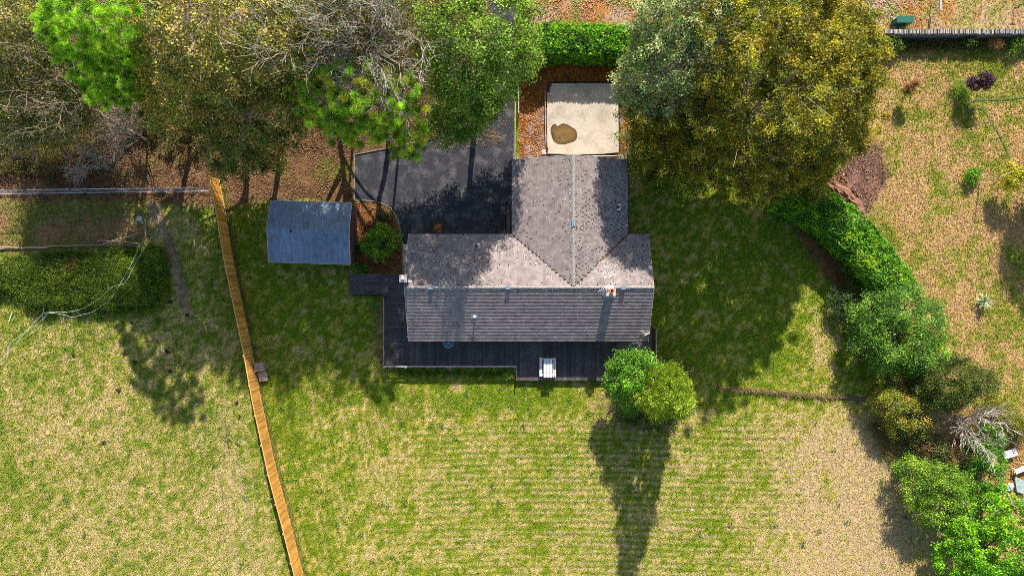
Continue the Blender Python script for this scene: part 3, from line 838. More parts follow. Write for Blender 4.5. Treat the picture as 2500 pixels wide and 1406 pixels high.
tag(field.build('tile_field', M_TILE, roof), kind='stuff')
# ridge tiles
def ridge(a, b, n):
    a = Vector(a); b = Vector(b)
    for k in range(n):
        p = a.lerp(b, k / n + .0005); q = a.lerp(b, (k + 1) / n - .0005)
        d = (q - p).normalized(); s = Vector((0, 0, 1)).cross(d)
        mbr = MB()
        v = []
        for pt in (p, q):
            for sx, sz in ((-.115, -.03), (-.07, .015), (0, .04), (.07, .015), (.115, -.03)):
                v.append(pt + s * sx + Vector((0, 0, sz + trng.uniform(-.004, .004))))
        mbr.add([tuple(t) for t in v], [[i, i + 1, i + 6, i + 5] for i in range(4)])
        mbr.build('ridge_tile', M_RIDGE, roof)
    L = (b - a).length
    s = Vector((0, 0, 1)).cross((b - a).normalized())
    for q in range(int(L * 20)):
        p = a.lerp(b, trng.random()) + s * (trng.choice((-1, 1)) * abs(trng.gauss(.17, .06)))
        lump(moss if trng.random() < .6 else lich, (p.x, p.y, Z_R + .02 - abs((p - a).dot(s)) * .38), trng.uniform(.015, .04), .4)
ridge((XW, 0.03, Z_R + .02), (XE, 0.03, Z_R + .02), 42)
ridge((WXR, 0.18, Z_R + .02), (WXR, WYN, Z_R + .02), 22)
# lichen splash around the east chimney
for q in range(95):
    x = 7.3 + trng.gauss(0, .45); y = .75 + abs(trng.gauss(0, .6))
    lump(lich, (x, y, zmain(y) + .015), trng.uniform(.03, .08), .2, 6)
for q in range(70):
    x = -5.0 + trng.gauss(0, .55); y = .2 + abs(trng.gauss(0, .25))
    lump(lich, (x, y, zmain(y) + .015), trng.uniform(.03, .08), .2, 6)
tag(moss.build('moss', M_MOSS, roof), kind='stuff')
tag(lich.build('lichen', M_LICHEN, roof), kind='stuff')
# valley gutters
for a, b, m_ in (((WX0, YN, Z_E + .0), (WXR, .1, Z_R - .03), M_GUTTER), ((WX1, YN, Z_E + .0), (WXR, .1, Z_R - .03), M_GUTTER)):
    v = MB(); v.bar(Vector(a) + Vector((0, 0, .012)), Vector(b) + Vector((0, 0, .012)), .10, .02); v.build('valley_gutter', m_, roof)
vl = MB()
rng = np.random.default_rng(11)
t_ = rng.random(160) ** 1.3 * .55; pts = np.stack([WX1 + (WXR - WX1) * t_, YN + (.1 - YN) * t_, Z_E + (Z_R - Z_E) * t_ + .04], -1) + rng.normal(0, .03, (160, 3)) * [1, 1, .1]
cards(vl, pts, rng.uniform(.05, .1, 160), rng, np.tile([.3, .13, .04], (160, 1)) * rng.uniform(.5, 1.4, (160, 1)), .7)
tag(vl.build('valley_leaves', M_LITTER, roof, col=True), kind='stuff')
# gutters, fascias, verge boards
g = MB()
for a, b in (((XW + .02, YS - .05, 2.33), (XE - .02, YS - .05, 2.33)), ((XW + .02, YN + .05, 2.33), (WX0 - .02, YN + .05, 2.33)), ((WX1 + .02, YN + .05, 2.33), (XE - .02, YN + .05, 2.33)),
             ((WX0 - .05, YN, 2.33), (WX0 - .05, WYN, 2.33)), ((WX1 + .05, YN, 2.33), (WX1 + .05, WYN, 2.33))):
    g.bar(a, b, .11, .09)
g.build('gutter', M_GUTTER, house)
for a_, b_ in (((XW - .02, YS), (XW - .02, .03)), ((XW - .02, YN), (XW - .02, .03)), ((XE + .02, YS), (XE + .02, .03)), ((XE + .02, YN), (XE + .02, .03)), ((WX0, WYN + .02), (WXR, WYN + .02)), ((WX1, WYN + .02), (WXR, WYN + .02))):
    vb = MB(); vb.bar((*a_, Z_E - .05), (*b_, Z_R - .05), .03, .14); vb.build('verge_board', M_TRIM, house)
dp = MB(); dp.tube([(XE - .1, YN + .08, 2.3), (XE - .1, YN + .08, .05)], .045, 8); dp.tube([(XE + .06, YN - .5, 2.3), (XE + .06, YN - .5, .1)], .06, 8)
dp.build('downpipe', M_BLUE, house)

# chimneys
ch = MB(); ch.box(-8.3, -7.79, .455, .97, 0, 5.03); c1 = ch.build('chimney', M_BRICK, house); RD = Z_R - 4.0
cp = MB(); cp.box(-8.33, -7.76, .425, 1.0, 5.03, 5.07); cp.hexa([(-8.29, .465, 5.07), (-7.8, .465, 5.07), (-7.8, .96, 5.07), (-8.29, .96, 5.07)], [(-8.18, .58, 5.14), (-7.9, .58, 5.14), (-7.9, .85, 5.14), (-8.18, .85, 5.14)])
cp.build('chimney_cap', M_CAPC, c1)
pt = MB(); pt.cyl(-8.06, .71, 5.14, 5.26, .10, .085); pt.build('chimney_pot', M_WHITE, c1)
fl = MB(); fl.hexa([(x, y, zmain(y) - .03) for x, y in ((-7.788, .44), (-7.5, .44), (-7.5, 1.0), (-7.788, 1.0))], [(x, y, zmain(y) + .07) for x, y in ((-7.788, .44), (-7.5, .44), (-7.5, 1.0), (-7.788, 1.0))]); fl.build('flashing', M_LEAD, c1)
# brick courses stand a few mm proud on the west chimney
for k in range(11):
    for sx in range(2):
        bk = MB(); z0 = 4.28 + k * .066; xo = (k % 2) * .12
        y0 = .45 + sx * .26 + 0.0; 
        bk.box(-7.795, -7.783, y0 + .006, y0 + .252, z0, z0 + .056); bk.build('brick', M_BRICK, c1)
ch = MB(); ch.box(6.98, 7.62, -.55, -.05, 3.4, 5.2); c2 = ch.build('chimney', M_CAPC, house)
cp = MB(); cp.box(6.95, 7.65, -.58, -.02, 5.2, 5.25); cp.build('chimney_cap', M_CAPC, c2)
pt = MB()
a = np.arange(20) * 2 * math.pi / 20
def ringv(r, z): return np.stack([7.33 + r * np.cos(a), -.22 + r * np.sin(a), np.full(20, z)], -1)
R_ = [ringv(.15, 5.25), ringv(.13, 5.48), ringv(.17, 5.5), ringv(.17, 5.57), ringv(.10, 5.57), ringv(.09, 5.33)]
idx = np.arange(20); jdx = (idx + 1) % 20
for q in range(5): pt.add(np.concatenate([R_[q], R_[q + 1]]), np.stack([idx, jdx, 20 + jdx, 20 + idx], -1))
pt.build('chimney_pot', M_TERRA, c2)
so = MB(); so.disc(7.33, -.22, 5.34, .092, 20); so.build('flue', M_BLACK, c2)  # near-black disc closing the bore of the pot
def lead_sheet(x0, x1, y0, y1, m_, t_=.07):
    q_ = ((x0, y0), (x1, y0), (x1, y1), (x0, y1))
    f_ = MB(); f_.hexa([(x, y, zmain(y) - .03) for x, y in q_], [(x, y, zmain(y) + t_) for x, y in q_]); f_.build('flashing', m_, c2)
lead_sheet(6.76, 6.978, -.57, -.1, M_LEAD); lead_sheet(6.9, 7.7, -.74, -.552, M_LEAD); lead_sheet(6.97, 7.6, -.045, .15, M_WHITE, .12)
# tv aerial on the east chimney
ae = MB()
A0 = G(1461, 712, 5.5); A1 = G(1502, 690, 5.5)
ae.tube([A0, A1], .018, 6); ae.tube([(7.05, -.02, 4.3), (7.05, .0, 5.5)], .02, 6)
d_ = (A1 - A0).normalized(); n_ = Vector((-d_.y, d_.x, 0))
for k in range(11):
    p = A0.lerp(A1, k / 10); hl = .10 + .014 * k
    ae.tube([p - n_ * hl, p + n_ * hl], .012, 5)
ae.build('tv_aerial', M_STEEL, house)
# dish at the south-east corner
di = MB()
c_ = G(1578, 815, 2.75)
pts = []
for r_ in (0, .12, .22, .3):
    pts.append(r_)
ang = np.arange(16) * 2 * math.pi / 16
Rd = Matrix.Rotation(math.radians(78), 4, 'Y') ; Rz = Matrix.Rotation(math.radians(-62), 4, 'Z')
rings = []
for r_ in (.04, .14, .23, .3):
    rings.append([c_ + (Rz @ Rd @ Vector((r_ * math.cos(t), r_ * math.sin(t), r_ * r_ * .9))) for t in ang])
for q in range(3):
    v = [tuple(p) for p in rings[q]] + [tuple(p) for p in rings[q + 1]]
    i_ = np.arange(16); j_ = (i_ + 1) % 16
    di.add(v, np.stack([i_, j_, 16 + j_, 16 + i_], -1))
dish = di.build('satellite_dish', M_WHITE, house)
ar = MB(); ar.tube([c_, G(1566, 808, 2.9)], .014, 6); ar.tube([c_, c_ + Vector((-.1, .1, -.5))], .025, 6); ar.bar(G(1567, 808.5, 2.9), G(1565, 807.5, 2.92), .06, .05); ar.build('feed_arm', M_WHITE, dish)
sl_ = MB(); q = G(995, 822, 2.2); sl_.bar(q, q + Vector((.25, 0, 0)), .05, .05); sl_.box(q.x - .06, q.x + .04, q.y - .05, q.y + .05, q.z - .04, q.z + .05); sl_.build('wall_lamp', M_WHITE, house)
# vents
def tile_vent(px, py, slope, cap):
    z = {'n': lambda y: zmain(y), 's': lambda y: zmain(y)}.get(slope)
    p = G(px, py, 3.2)
    if slope in 'ns': p = G(px, py, zmain(p.y)); p.z = zmain(p.y)
    else: zz = Z_R - (Z_R - Z_E) * abs(p.x - WXR) / 4.5; p = G(px, py, zz); p.z = zz
    s = (Z_R - Z_E) / 4.14
    mbv = MB()
    hw_, hh = (.27, .17) if slope in 'ns' else (.12, .24)
    def zz(dx, dy):
        if slope == 'n': return -s * dy
        if slope == 's': return s * dy
        return -s * .95 * dx
    q4 = [(-hw_, -hh), (hw_, -hh), (hw_, hh), (-hw_, hh)]
    mbv.hexa([(p.x + dx, p.y + dy, p.z + zz(dx, dy) + .03) for dx, dy in q4], [(p.x + dx, p.y + dy, p.z + zz(dx, dy) + .05) for dx, dy in q4])
    o = mbv.build('roof_vent', M_LEAD if slope != 'e' else M_WHITE, house)
    pp = MB()
    if cap == 'white': pp.cyl(p.x + .02, p.y, p.z, p.z + .28, .055, .055, 12); pp.cyl(p.x + .02, p.y, p.z + .281, p.z + .34, .10, .085, 12); pp.build('pipe', M_WHITE, o)
    else:
        dx = -.06 if slope == 'e' else .0
        pp.cyl(p.x + dx, p.y, p.z, p.z + .22, .075, .075, 12); pp.cyl(p.x + dx, p.y, p.z + .221, p.z + .27, .11, .09, 12); pp.build('pipe', M_DARKPIPE, o)
tile_vent(1163, 600, 'n', 'dark'); tile_vent(1158.5, 772.5, 's', 'white'); tile_vent(1511, 506, 'e', 'dark')
for px, py, ax in ((1051, 703, 'x'), (1240, 703, 'x'), (1522, 703, 'x'), (1398, 545, 'y')):
    p = G(px, py, Z_R + .1); v = MB()
    if ax == 'x': v.box(p.x - .17, p.x + .17, -.11, .15, Z_R, Z_R + .12)
    else: v.box(WXR - .12, WXR + .12, p.y - .23, p.y + .23, Z_R, Z_R + .12)
    v.build('ridge_vent', M_RVENT, house)

# ------------------------------------------------------------------ deck
DZ = 0.42
deck = empty('timber_deck', G(1250, 870))
tag(deck, 'dark weathered timber deck wrapped round the south and west of the house', 'deck')
O = Vector(G(1250, 870))
def deck_board(x0, x1, y0, y1):
    m_ = MB(); jz = trng.uniform(-.004, .004)
    m_.box(x0 - O.x, x1 - O.x, y0 - O.y, y1 - O.y, DZ - .03 + jz, DZ + jz); m_.build('board', M_DECK, deck)
BW = 0.155
def DG(px, py): return G(px, py, DZ)
xa, xb = DG(936, 0).x, XW + .29
ySd = DG(0, 893.5).y; yLow = DG(0, 929).y; yWall = YS + .44
# west walk and spur: boards run east-west
y = DG(0, 668).y; yend = DG(0, 722).y
xs0, xs1, xs2 = DG(855, 0).x, DG(891, 0).x, DG(927, 0).x
while y - BW > yend - .02:
    for a, b in ((xs0, xs1 - .008), (xs1, xs2 - .008), (xs2, xb)): deck_board(a, b, y - BW + .008, y)
    y -= BW
# below the spur, down to the mitre
while y - BW > ySd:
    # mitre line runs from the house corner (xb, yWall) to the deck corner (xa, ySd)
    if y > yWall: x1 = xb
    else:
        f = (yWall - y) / (yWall - ySd); x1 = xb + (xa - xb) * f
    if x1 - xa > .1: deck_board(xa, x1, y - BW + .008, y)
    y -= BW
# south walk: boards run north-south
x = xa + .02
xS = DG(1259, 0).x; xEnd = DG(1501, 0).x
while x < xEnd:
    if x < xb:
        f = (x + BW / 2 - xa) / (xb - xa); ytop = ySd + (yWall - ySd) * f
    else: ytop = yWall
    ybot = ySd if x + BW * .5 < xS else yLow
    if ytop - ybot > .1: deck_board(x, x + BW - .008, ybot, ytop)
    x += BW
fr = MB()
fr.box(xa - O.x, xb - O.x, ySd + .02 - O.y, DG(0, 668).y - .03 - O.y, 0, DZ - .05)
fr.box(xs0 + .03 - O.x, xb - O.x, yend + .03 - O.y, DG(0, 668).y - .03 - O.y, 0, DZ - .06)
fr.box(xb - O.x, xEnd - .03 - O.x, ySd + .02 - O.y, yWall - O.y, 0, DZ - .05)
fr.box(xS + .03 - O.x, xEnd - .03 - O.x, yLow + .03 - O.y, ySd + .02 - O.y, 0, DZ - .05)
fr.build('subframe', M_DECKLOW, deck)
# balustrade along the south edge, handrail down the west edge
RZ = .95
ra, rb = G(936, 894.6, RZ), G(1261, 894.6, RZ)
def rel(p): return Vector(p) - O
rl = MB(); rl.bar(rel((ra.x, ra.y, RZ - .03)), rel((rb.x, rb.y, RZ - .03)), .10, .06); rl.build('handrail', M_RAIL, deck)
rl = MB(); rl.bar(rel((ra.x, ra.y, .7)), rel((rb.x, rb.y, .7)), .04, .09); rl.build('rail', M_RAILD, deck)
for k in range(7):
    p = ra.lerp(rb, k / 6.0); px = min(max(p.x, ra.x + .05), rb.x - .05)
    po = MB(); po.box(px - O.x - .05, px - O.x + .05, ra.y - O.y - .13, ra.y - O.y - .055, .0, RZ - .02); po.build('post', M_RAIL, deck)
rc = G(1259.5, 926, RZ)
rl = MB(); rl.bar(rel((rb.x - .02, rb.y - .06, RZ - .16)), rel((rb.x - .02, DG(0, 926).y, RZ - .16)), .05, .09); rl.build('rail', M_RAILD, deck)
po = MB(); po.box(rb.x - .06 - O.x, rb.x + .02 - O.x, DG(0, 927).y - O.y, DG(0, 924).y - O.y, 0, RZ - .12); po.build('post', M_RAILD, deck)
wr0, wr1 = G(937, 727, .9), G(937, 890, .9)
rl = MB(); rl.bar(rel((wr0.x, wr0.y, .9)), rel((wr1.x, wr1.y, .9)), .05, .05); rl.build('handrail', M_RAIL, deck)
for k in range(4):
    p = wr0.lerp(wr1, k / 3); po = MB(); po.box(p.x - O.x - .035, p.x - O.x + .035, p.y - O.y - .035, p.y - O.y + .035, 0, .88); po.build('post', M_RAILD, deck)

# weeds pushing up through the deck corner
def cards_obj(name, centres, size, cols, seed, mat_=None, up=.5, aspect=.6, parent=None):
    rng = np.random.default_rng(seed); c = np.asarray(centres, float)
    cc = np.array(cols)[rng.integers(0, len(cols), len(c))] * rng.uniform(.65, 1.4, (len(c), 1))
    m_ = MB(); cards(m_, c, rng.uniform(size[0], size[1], len(c)), rng, cc, up, aspect)
    return m_.build(name, mat_ or M_LEAF, parent, col=True)
rng = np.random.default_rng(14)
c0 = np.array(DG(957, 853)); pts = c0 + rng.normal(0, 1, (120, 3)) * [.13, .25, .02] + [0, 0, .04]
tag(cards_obj('deck_weeds', pts, (.05, .1), [(.06, .13, .01)], 15), kind='stuff')

# picnic table
tbl = empty('picnic_table', G(1338, 896, DZ)); O2 = tbl.location.copy()
tag(tbl, 'white painted picnic table with two attached benches on the deck edge', 'picnic table')
tz, bz = DZ + .74, DZ + .44
def plank(pxa, pxb, pya, pyb, z, th_, m_, name):
    a = G(pxa, pya, z) - O2; b = G(pxb, pyb, z) - O2
    k = MB(); k.box(a.x, b.x, b.y, a.y, z - O2.z - th_, z - O2.z + trng.uniform(-.003, .003)); k.build(name, m_, tbl)
for k in range(6):
    plank(1327.4 + k * 3.63, 1327.4 + k * 3.63 + 2.9, 874.5, 921, tz, .03, M_WORN, 'tabletop_board')
for x0 in (1317.2, 1320.7): plank(x0, x0 + 3.0, 872.5, 918.5, bz, .03, M_WORN, 'seat_board')
for x0 in (1350.6, 1354.5): plank(x0, x0 + 3.0, 874, 920, bz, .03, M_WORN, 'seat_board')
for py in (877, 916):
    e = MB()
    w0 = G(1318, py, bz) - O2; w1 = G(1357, py, bz) - O2
    e.bar((w0.x, w0.y, bz - O2.z - .075), (w1.x, w1.y, bz - O2.z - .075), .04, .08)
    t0 = G(1328, py, tz) - O2; t1 = G(1348.5, py, tz) - O2
    e.bar((t0.x, t0.y, tz - O2.z - .075), (t1.x, t1.y, tz - O2.z - .075), .04, .08)
    e.bar((t0.x + .1, t0.y + .045, tz - O2.z - .06), (w0.x + .12, t0.y + .045, .0), .04, .09)
    e.bar((t1.x - .1, t1.y + .045, tz - O2.z - .06), (w1.x - .12, t1.y + .045, .0), .04, .09)
    e.build('leg_frame', M_WORN, tbl)

# round glass table half under the eaves
gt = empty('glass_table', G(1097.3, 835, DZ)); 
tag(gt, 'round blue tinted glass patio table half hidden under the south eaves', 'patio table')
k = MB(); k.cyl(0, 0, .70, .712, .41, .41, 32); k.build('glass_top', M_GLASS, gt)
k = MB(); a_ = np.arange(33) * 2 * math.pi / 32; k.tube(np.stack([.415 * np.cos(a_), .415 * np.sin(a_), np.full(33, .705)], -1), .014, 6); k.build('rim', M_STEEL, gt)
for t in (90, 222, 318):
    q = math.radians(t); k = MB(); k.bar((0, 0, .72), (.4 * math.cos(q), .4 * math.sin(q), .72), .03, .014); k.bar((.38 * math.cos(q), .38 * math.sin(q), .69), (.3 * math.cos(q), .3 * math.sin(q), .0), .03, .03); k.build('leg', M_STEEL, gt)
k = MB(); k.cyl(0, 0, .715, .74, .045, .045, 12); k.build('hub', M_STEEL, gt)

# low trough against the wing wall
tr = empty('planter_trough', G(1241, 541)); tag(tr, 'narrow buff timber trough against the wall beside the driveway', 'planter')
k = MB(); k.box(-.12, .12, -.95, .95, 0, .35); k.build('trough', M_GREYW, tr)
k = MB(); k.box(-.09, .09, -.92, .92, .35, .36); k.build('soil', M_SOIL, tr)

# white board lying on the gravel
wb = MB(); wb.hexa([(-.28, -.1, 0), (.28, -.03, 0), (.28, .1, 0), (-.24, .1, 0)], [(-.28, -.1, .03), (.28, -.03, .03), (.28, .1, .03), (-.24, .1, .03)])
o = wb.build('white_board', M_WHITE); o.location = G(1551, 838, .25); o.location.z = .01; o.rotation_euler = (0, 0, .1)
tag(o, 'small white board lying on gravel at the south-east house corner', 'board')

# brown side fence by the south-east corner
sf = empty('side_fence', G(1591, 845)); tag(sf, 'short dark brown boarded fence panel beside the east end of the deck', 'fence')
fa, fb = G(1591, 800) - G(1591, 845), G(1591, 884) - G(1591, 845)
n = 19
for q in range(n):
    p = fa.lerp(fb, q / n); r_ = fa.lerp(fb, (q + 1) / n - .004)
    k = MB(); k.box(-.01, .01, r_.y, p.y, .05, 1.7 + trng.uniform(-.005, .005)); k.build('board', M_BROWNF, sf)
k = MB(); k.bar((.0, fa.y, 1.73), (.0, fb.y, 1.73), .07, .04); k.build('top_rail', M_GREYW, sf)
for t in (0, .55, 1):
    p = fa.lerp(fb, t); k = MB(); k.box(.02, .1, p.y - .04, p.y + .04, 0, 1.78); k.build('post', M_BROWNF if t else M_GREYW, sf)

# ------------------------------------------------------------------ concrete base with puddle
SLZ = .22
base = empty('concrete_base', G(1424, 292)); tag(base, 'pale square concrete base with a brown puddle north of the house', 'concrete base'); OB = base.location.copy()
poly = [(1347, 204), (1509, 204), (1511, 372), (1470, 376), (1400, 377), (1337, 375), (1335.5, 300), (1336, 226), (1342, 225), (1342, 214), (1346, 213)]
bm = bmesh.new()
vs = [bm.verts.new(((G(*p, SLZ) - OB).x, (G(*p, SLZ) - OB).y, SLZ)) for p in poly]
f = bm.faces.new(vs)
r = bmesh.ops.extrude_face_region(bm, geom=[f])
for e in r['geom']:
    if isinstance(e, bmesh.types.BMVert): e.co.z = 0.02
bmesh.ops.recalc_face_normals(bm, faces=bm.faces)
me = bpy.data.meshes.new('slab'); bm.to_mesh(me); bm.free(); me.materials.append(M_CONC)
link('slab', me, base)
def ribbon(pts, w0, w1, z, m_, parent, name, seed):
    rg = random.Random(seed); k = MB(); P = []
    for i in range(len(pts) - 1):
        a = Vector((*pts[i], 0)); b = Vector((*pts[i + 1], 0)); n_ = max(2, int((b - a).length / 5))
        d = (b - a).normalized(); nn = Vector((-d.y, d.x, 0))
        for q in range(n_):
            p = a.lerp(b, q / n_); P.append((p - nn * rg.uniform(w0 * .6, w0), p + nn * rg.uniform(w1 * .5, w1)))
    V = []
    for a, b in P:
        for s_ in (a, b):
            g_ = G(s_.x, s_.y, z) - OB; V.append((g_.x, g_.y, z + rg.uniform(-.04, .05)))
    n_ = len(P)
    k.add(V, [[2 * i, 2 * i + 1, 2 * i + 3, 2 * i + 2] for i in range(n_ - 1)])
    return k.build(name, m_, parent)
ribbon([(1512, 203), (1514, 372)], 1.0, 5, .12, M_MEMB, base, 'membrane', 1)
ribbon([(1336, 380), (1512, 378)], 3.0, 2.5, .12, M_MEMB, base, 'membrane', 2)
ribbon([(1337, 202), (1510, 201)], 2.5, 2, .1, M_MEMB, base, 'membrane', 3)
ribbon([(1333, 226), (1343, 202)], 2.5, 2.5, .12, M_MEMB, base, 'membrane', 4)
ribbon([(1334, 372), (1338, 355)], 2.5, 3.0, .24, M_MEMB, base, 'membrane', 5)
k = MB(); a = G(1331, 222, .3) - OB; b = G(1331.5, 336, .3) - OB; k.bar((a.x, a.y, .15), (b.x, b.y, .15), .05, .28); k.build('formwork_board', M_RAIL, base)
k = MB(); a = G(1336, 383.5, .1) - OB; b = G(1512, 380.5, .1) - OB; k.bar((a.x, a.y, .08), (b.x, b.y, .08), .06, .14); k.build('formwork_board', M_TRIM, base)
k = MB(); a = G(1328, 372) - OB; k.box(a.x - .15, a.x + .15, a.y - .18, a.y + .2, 0, .2); k.build('concrete_lump', M_CONC, base)
pud = [(1344, 316), (1348, 307), (1355, 303), (1361, 308), (1368, 305), (1374, 302), (1384, 304), (1398, 312), (1407, 320), (1409, 334), (1404, 344), (1392, 349), (1377, 353), (1362, 352), (1351, 344), (1346, 330)]
PP = np.array([[(G(*p, SLZ)).x, (G(*p, SLZ)).y] for p in pud]); cc = PP.mean(0)
# refine the outline
fine = []
for i in range(len(PP)):
    p0, p1, p2, p3 = PP[i - 1], PP[i], PP[(i + 1) % len(PP)], PP[(i + 2) % len(PP)]
    for t in (0, .25, .5, .75):
        fine.append(.5 * ((2 * p1) + (-p0 + p2) * t + (2 * p0 - 5 * p1 + 4 * p2 - p3) * t * t + (-p0 + 3 * p1 - 3 * p2 + p3) * t ** 3))
fine = np.array(fine); nf = len(fine); k = MB()
rings = [(1.0, (.10, .06, .025)), (.94, (.075, .042, .013)), (.75, (.13, .075, .018)), (.35, (.16, .095, .024))]
V = []; C = []
for s_, c_ in rings:
    for p in fine: V.append((*(cc + (p - cc) * s_), SLZ + .004)); C.append(c_)
F = []
for r_ in range(3):
    for i in range(nf): F.append([r_ * nf + i, r_ * nf + (i + 1) % nf, (r_ + 1) * nf + (i + 1) % nf, (r_ + 1) * nf + i])
k.add(V, F, np.array(C)); b0 = k.n - nf; k.F.append([[b0 + i for i in range(nf)]])
tag(k.build('puddle', M_PUDDLE, col=True), kind='structure')

# timber rail along the driveway's east edge
rf = empty('driveway_rail', G(1264, 290)); tag(rf, 'thin pale timber edging rail between the driveway and the leafy yard', 'rail'); OR = rf.location.copy()
a, b = G(1266, 190, .75) - OR, G(1266, 276, .75) - OR
k = MB(); k.bar((a.x, a.y, .72), (b.x, b.y, .72), .09, .05); k.build('handrail', M_RAIL, rf)
for t in (0, .33, .66, 1):
    p = a.lerp(b, t); k = MB(); k.box(p.x - .04, p.x + .04, p.y - .04, p.y + .04, 0, .7); k.build('post', M_RAILD, rf)
a, b = G(1258, 250) - OR, G(1257, 392) - OR
k = MB(); k.bar((a.x, a.y, .06), (b.x, b.y, .06), .06, .12); k.build('edging_board', M_RAIL, rf)
# gravel over the yard
litter('gravel', [(1290, 285), (1328, 260), (1332, 385), (1268, 390), (1290, 340)], 1500, [(.5, .45, .42), (.35, .3, .28), (.25, .22, .22)], (.04, .08), z=.01, seed=31)
litter('gravel', [(1502, 836), (1590, 806), (1590, 900), (1502, 880)], 1500, [(.45, .4, .4), (.3, .26, .26), (.2, .17, .17)], (.04, .08), z=.01, seed=32)

# ------------------------------------------------------------------ garden shed
shed = empty('garden_shed', G(760, 570)); OS = shed.location.copy()
tag(shed, 'garden shed with blue-grey sheet roof and brown boarded walls', 'shed')
ez, rz_ = 2.1, 2.88
NW, NE, SW, SE = (G(*p, ez) - OS for p in ((661.6, 490.4), (857.9, 495.7), (656.7, 639), (854.7, 645.5)))
RW, RE = (G(*p, rz_) - OS for p in ((651.6, 559.5), (851.5, 565)))
for v_ in (NW, NE, SW, SE): v_.z = ez
for v_ in (RW, RE): v_.z = rz_
npan = 7
for e0, e1 in ((NW, NE), (SW, SE)):
    for q in range(npan):
        t0, t1 = q / npan + (.001 if q else 0), (q + 1) / npan - (.001 if q < npan - 1 else 0)
        jz = Vector((0, 0, trng.uniform(0, .006)))
        a, b, c, d = e0.lerp(e1, t0), e0.lerp(e1, t1), RW.lerp(RE, t1), RW.lerp(RE, t0)
        dn = Vector((0, 0, -.03)); pm = MB()
        qq = [a, b, c, d] if e0 is SW else [d, c, b, a]
        pm.hexa([p + dn + jz for p in qq], [p + jz for p in qq])
        pm.build('roof_sheet', M_SHEDR, shed)
k = MB()
for s_, off in ((1, .14), (-1, .14)):
    n0 = (NW if s_ > 0 else SW); n1 = (NE if s_ > 0 else SE)
    a = RW.lerp(n0, .07); b = RE.lerp(n1, .07)
    u3 = Vector((0, 0, .022))
    qq = [RW, RE, b, a] if s_ < 0 else [a, b, RE, RW]
    if s_ > 0: qq = [a, b, RE, RW][::-1]
    k.hexa([p + Vector((0, 0, .013)) for p in qq], [p + u3 + Vector((0, 0, .004)) for p in qq])
k.build('ridge_cap', M_SHEDR, shed)
k = MB(); p = RW.lerp(RE, .29); k.box(p.x - .03, p.x + .03, p.y - .22, p.y + .02, rz_ - .05, rz_ + .05); k.build('ridge_clip', M_BLACK, shed)
for e0, e1, r0, r1 in ((NW, RW, .0, 0), (RW, SW, 0, 0), (NE, RE, 0, 0), (RE, SE, 0, 0)):
    k = MB(); sx = -.02 if e0.x < -1 else .02
    k.bar(e0 + Vector((sx, 0, -.04)), e1 + Vector((sx, 0, -.04)), .03, .1); k.build('barge_board', M_TRIM, shed)
k = MB(); k.bar(SW + Vector((0, -.03, -.05)), SE + Vector((0, -.03, -.05)), .03, .09); k.build('fascia', M_TRIM, shed)
k = MB(); k.bar(NW + Vector((0, .03, -.05)), NE + Vector((0, .03, -.05)), .03, .09); k.build('fascia', M_TRIM, shed)
b4 = [SW + Vector((.25, .12, 0)), SE + Vector((-.0, .12, 0)), NE + Vector((-.0, -.12, 0)), NW + Vector((.25, -.12, 0))]
wz = 2.0
k = MB(); k.hexa([(p.x, p.y, 0) for p in b4], [(p.x, p.y, wz) for p in b4]); 
k.build('wall', M_SHEDW, shed)
# boards on the east wall
pa, pb = Vector((b4[1].x, b4[1].y, 0)), Vector((b4[2].x, b4[2].y, 0))
for q in range(28):
    a, b = pa.lerp(pb, q / 28 + .002), pa.lerp(pb, (q + 1) / 28 - .002); k = MB()
    m0 = (q + .5) / 28; top = 2.0 + .68 * (1 - abs(m0 - .5) * 2) - .05
    k.hexa([(a.x, a.y, .05), (a.x + .025, a.y, .05), (b.x + .025, b.y, .05), (b.x, b.y, .05)], [(a.x, a.y, top), (a.x + .025, a.y, top), (b.x + .025, b.y, top), (b.x, b.y, top)])
    k.build('board', M_SHEDW, shed)

# ------------------------------------------------------------------ long timber fence
fence = empty('timber_fence', G(614.7, 850)); OF = fence.location.copy()
tag(fence, 'long new orange timber fence of upright boards between lawn and pasture', 'fence')
FP = [G(*p) for p in FENCE]
seglen = [(FP[i + 1] - FP[i]).length for i in range(len(FP) - 1)]; total = sum(seglen)
def along(s):
    for i, L in enumerate(seglen):
        if s <= L or i == len(seglen) - 1:
            d = (FP[i + 1] - FP[i]).normalized(); return FP[i] + d * s, d
        s -= L
bp = MB(); bp.box(-.056, .056, -.011, .011, .06, 1.8); bproto = None
nb = 288; pitch = total / nb
for q in range(nb):
    p, d = along((q + .5) * pitch)
    ang = math.atan2(d.y, d.x)
    if bproto is None: bproto = bp.build('board', M_FENCE, fence); o = bproto
    else: o = copy_part(bproto, fence)
    o.location = (p.x - OF.x, p.y - OF.y, trng.uniform(-.012, .012)); o.rotation_euler = (0, 0, ang + trng.uniform(-.02, .02)); o.scale = (pitch / .12, 1, 1)
s = 0.0
for i in range(len(FP) - 1):
    d = (FP[i + 1] - FP[i]).normalized(); nrm = Vector((d.y, -d.x, 0))  # towards the pasture
    if nrm.x > 0: nrm = -nrm
    a, b = FP[i] - OF, FP[i + 1] - OF
    for z in (.35, 1.0, 1.6):
        k = MB(); k.bar(a + nrm * .04 + Vector((0, 0, z)), b + nrm * .04 + Vector((0, 0, z)), .045, .09); k.build('rail', M_FRAIL, fence)
    k = MB(); k.bar(a - nrm * .035 + Vector((0, 0, .08)), b - nrm * .035 + Vector((0, 0, .08)), .03, .16); k.build('gravel_board', M_FRAIL, fence)
    k = MB(); k.bar(a + Vector((0, 0, 1.825)), b + Vector((0, 0, 1.825)), .07, .03); k.build('capping', M_FRAIL, fence)
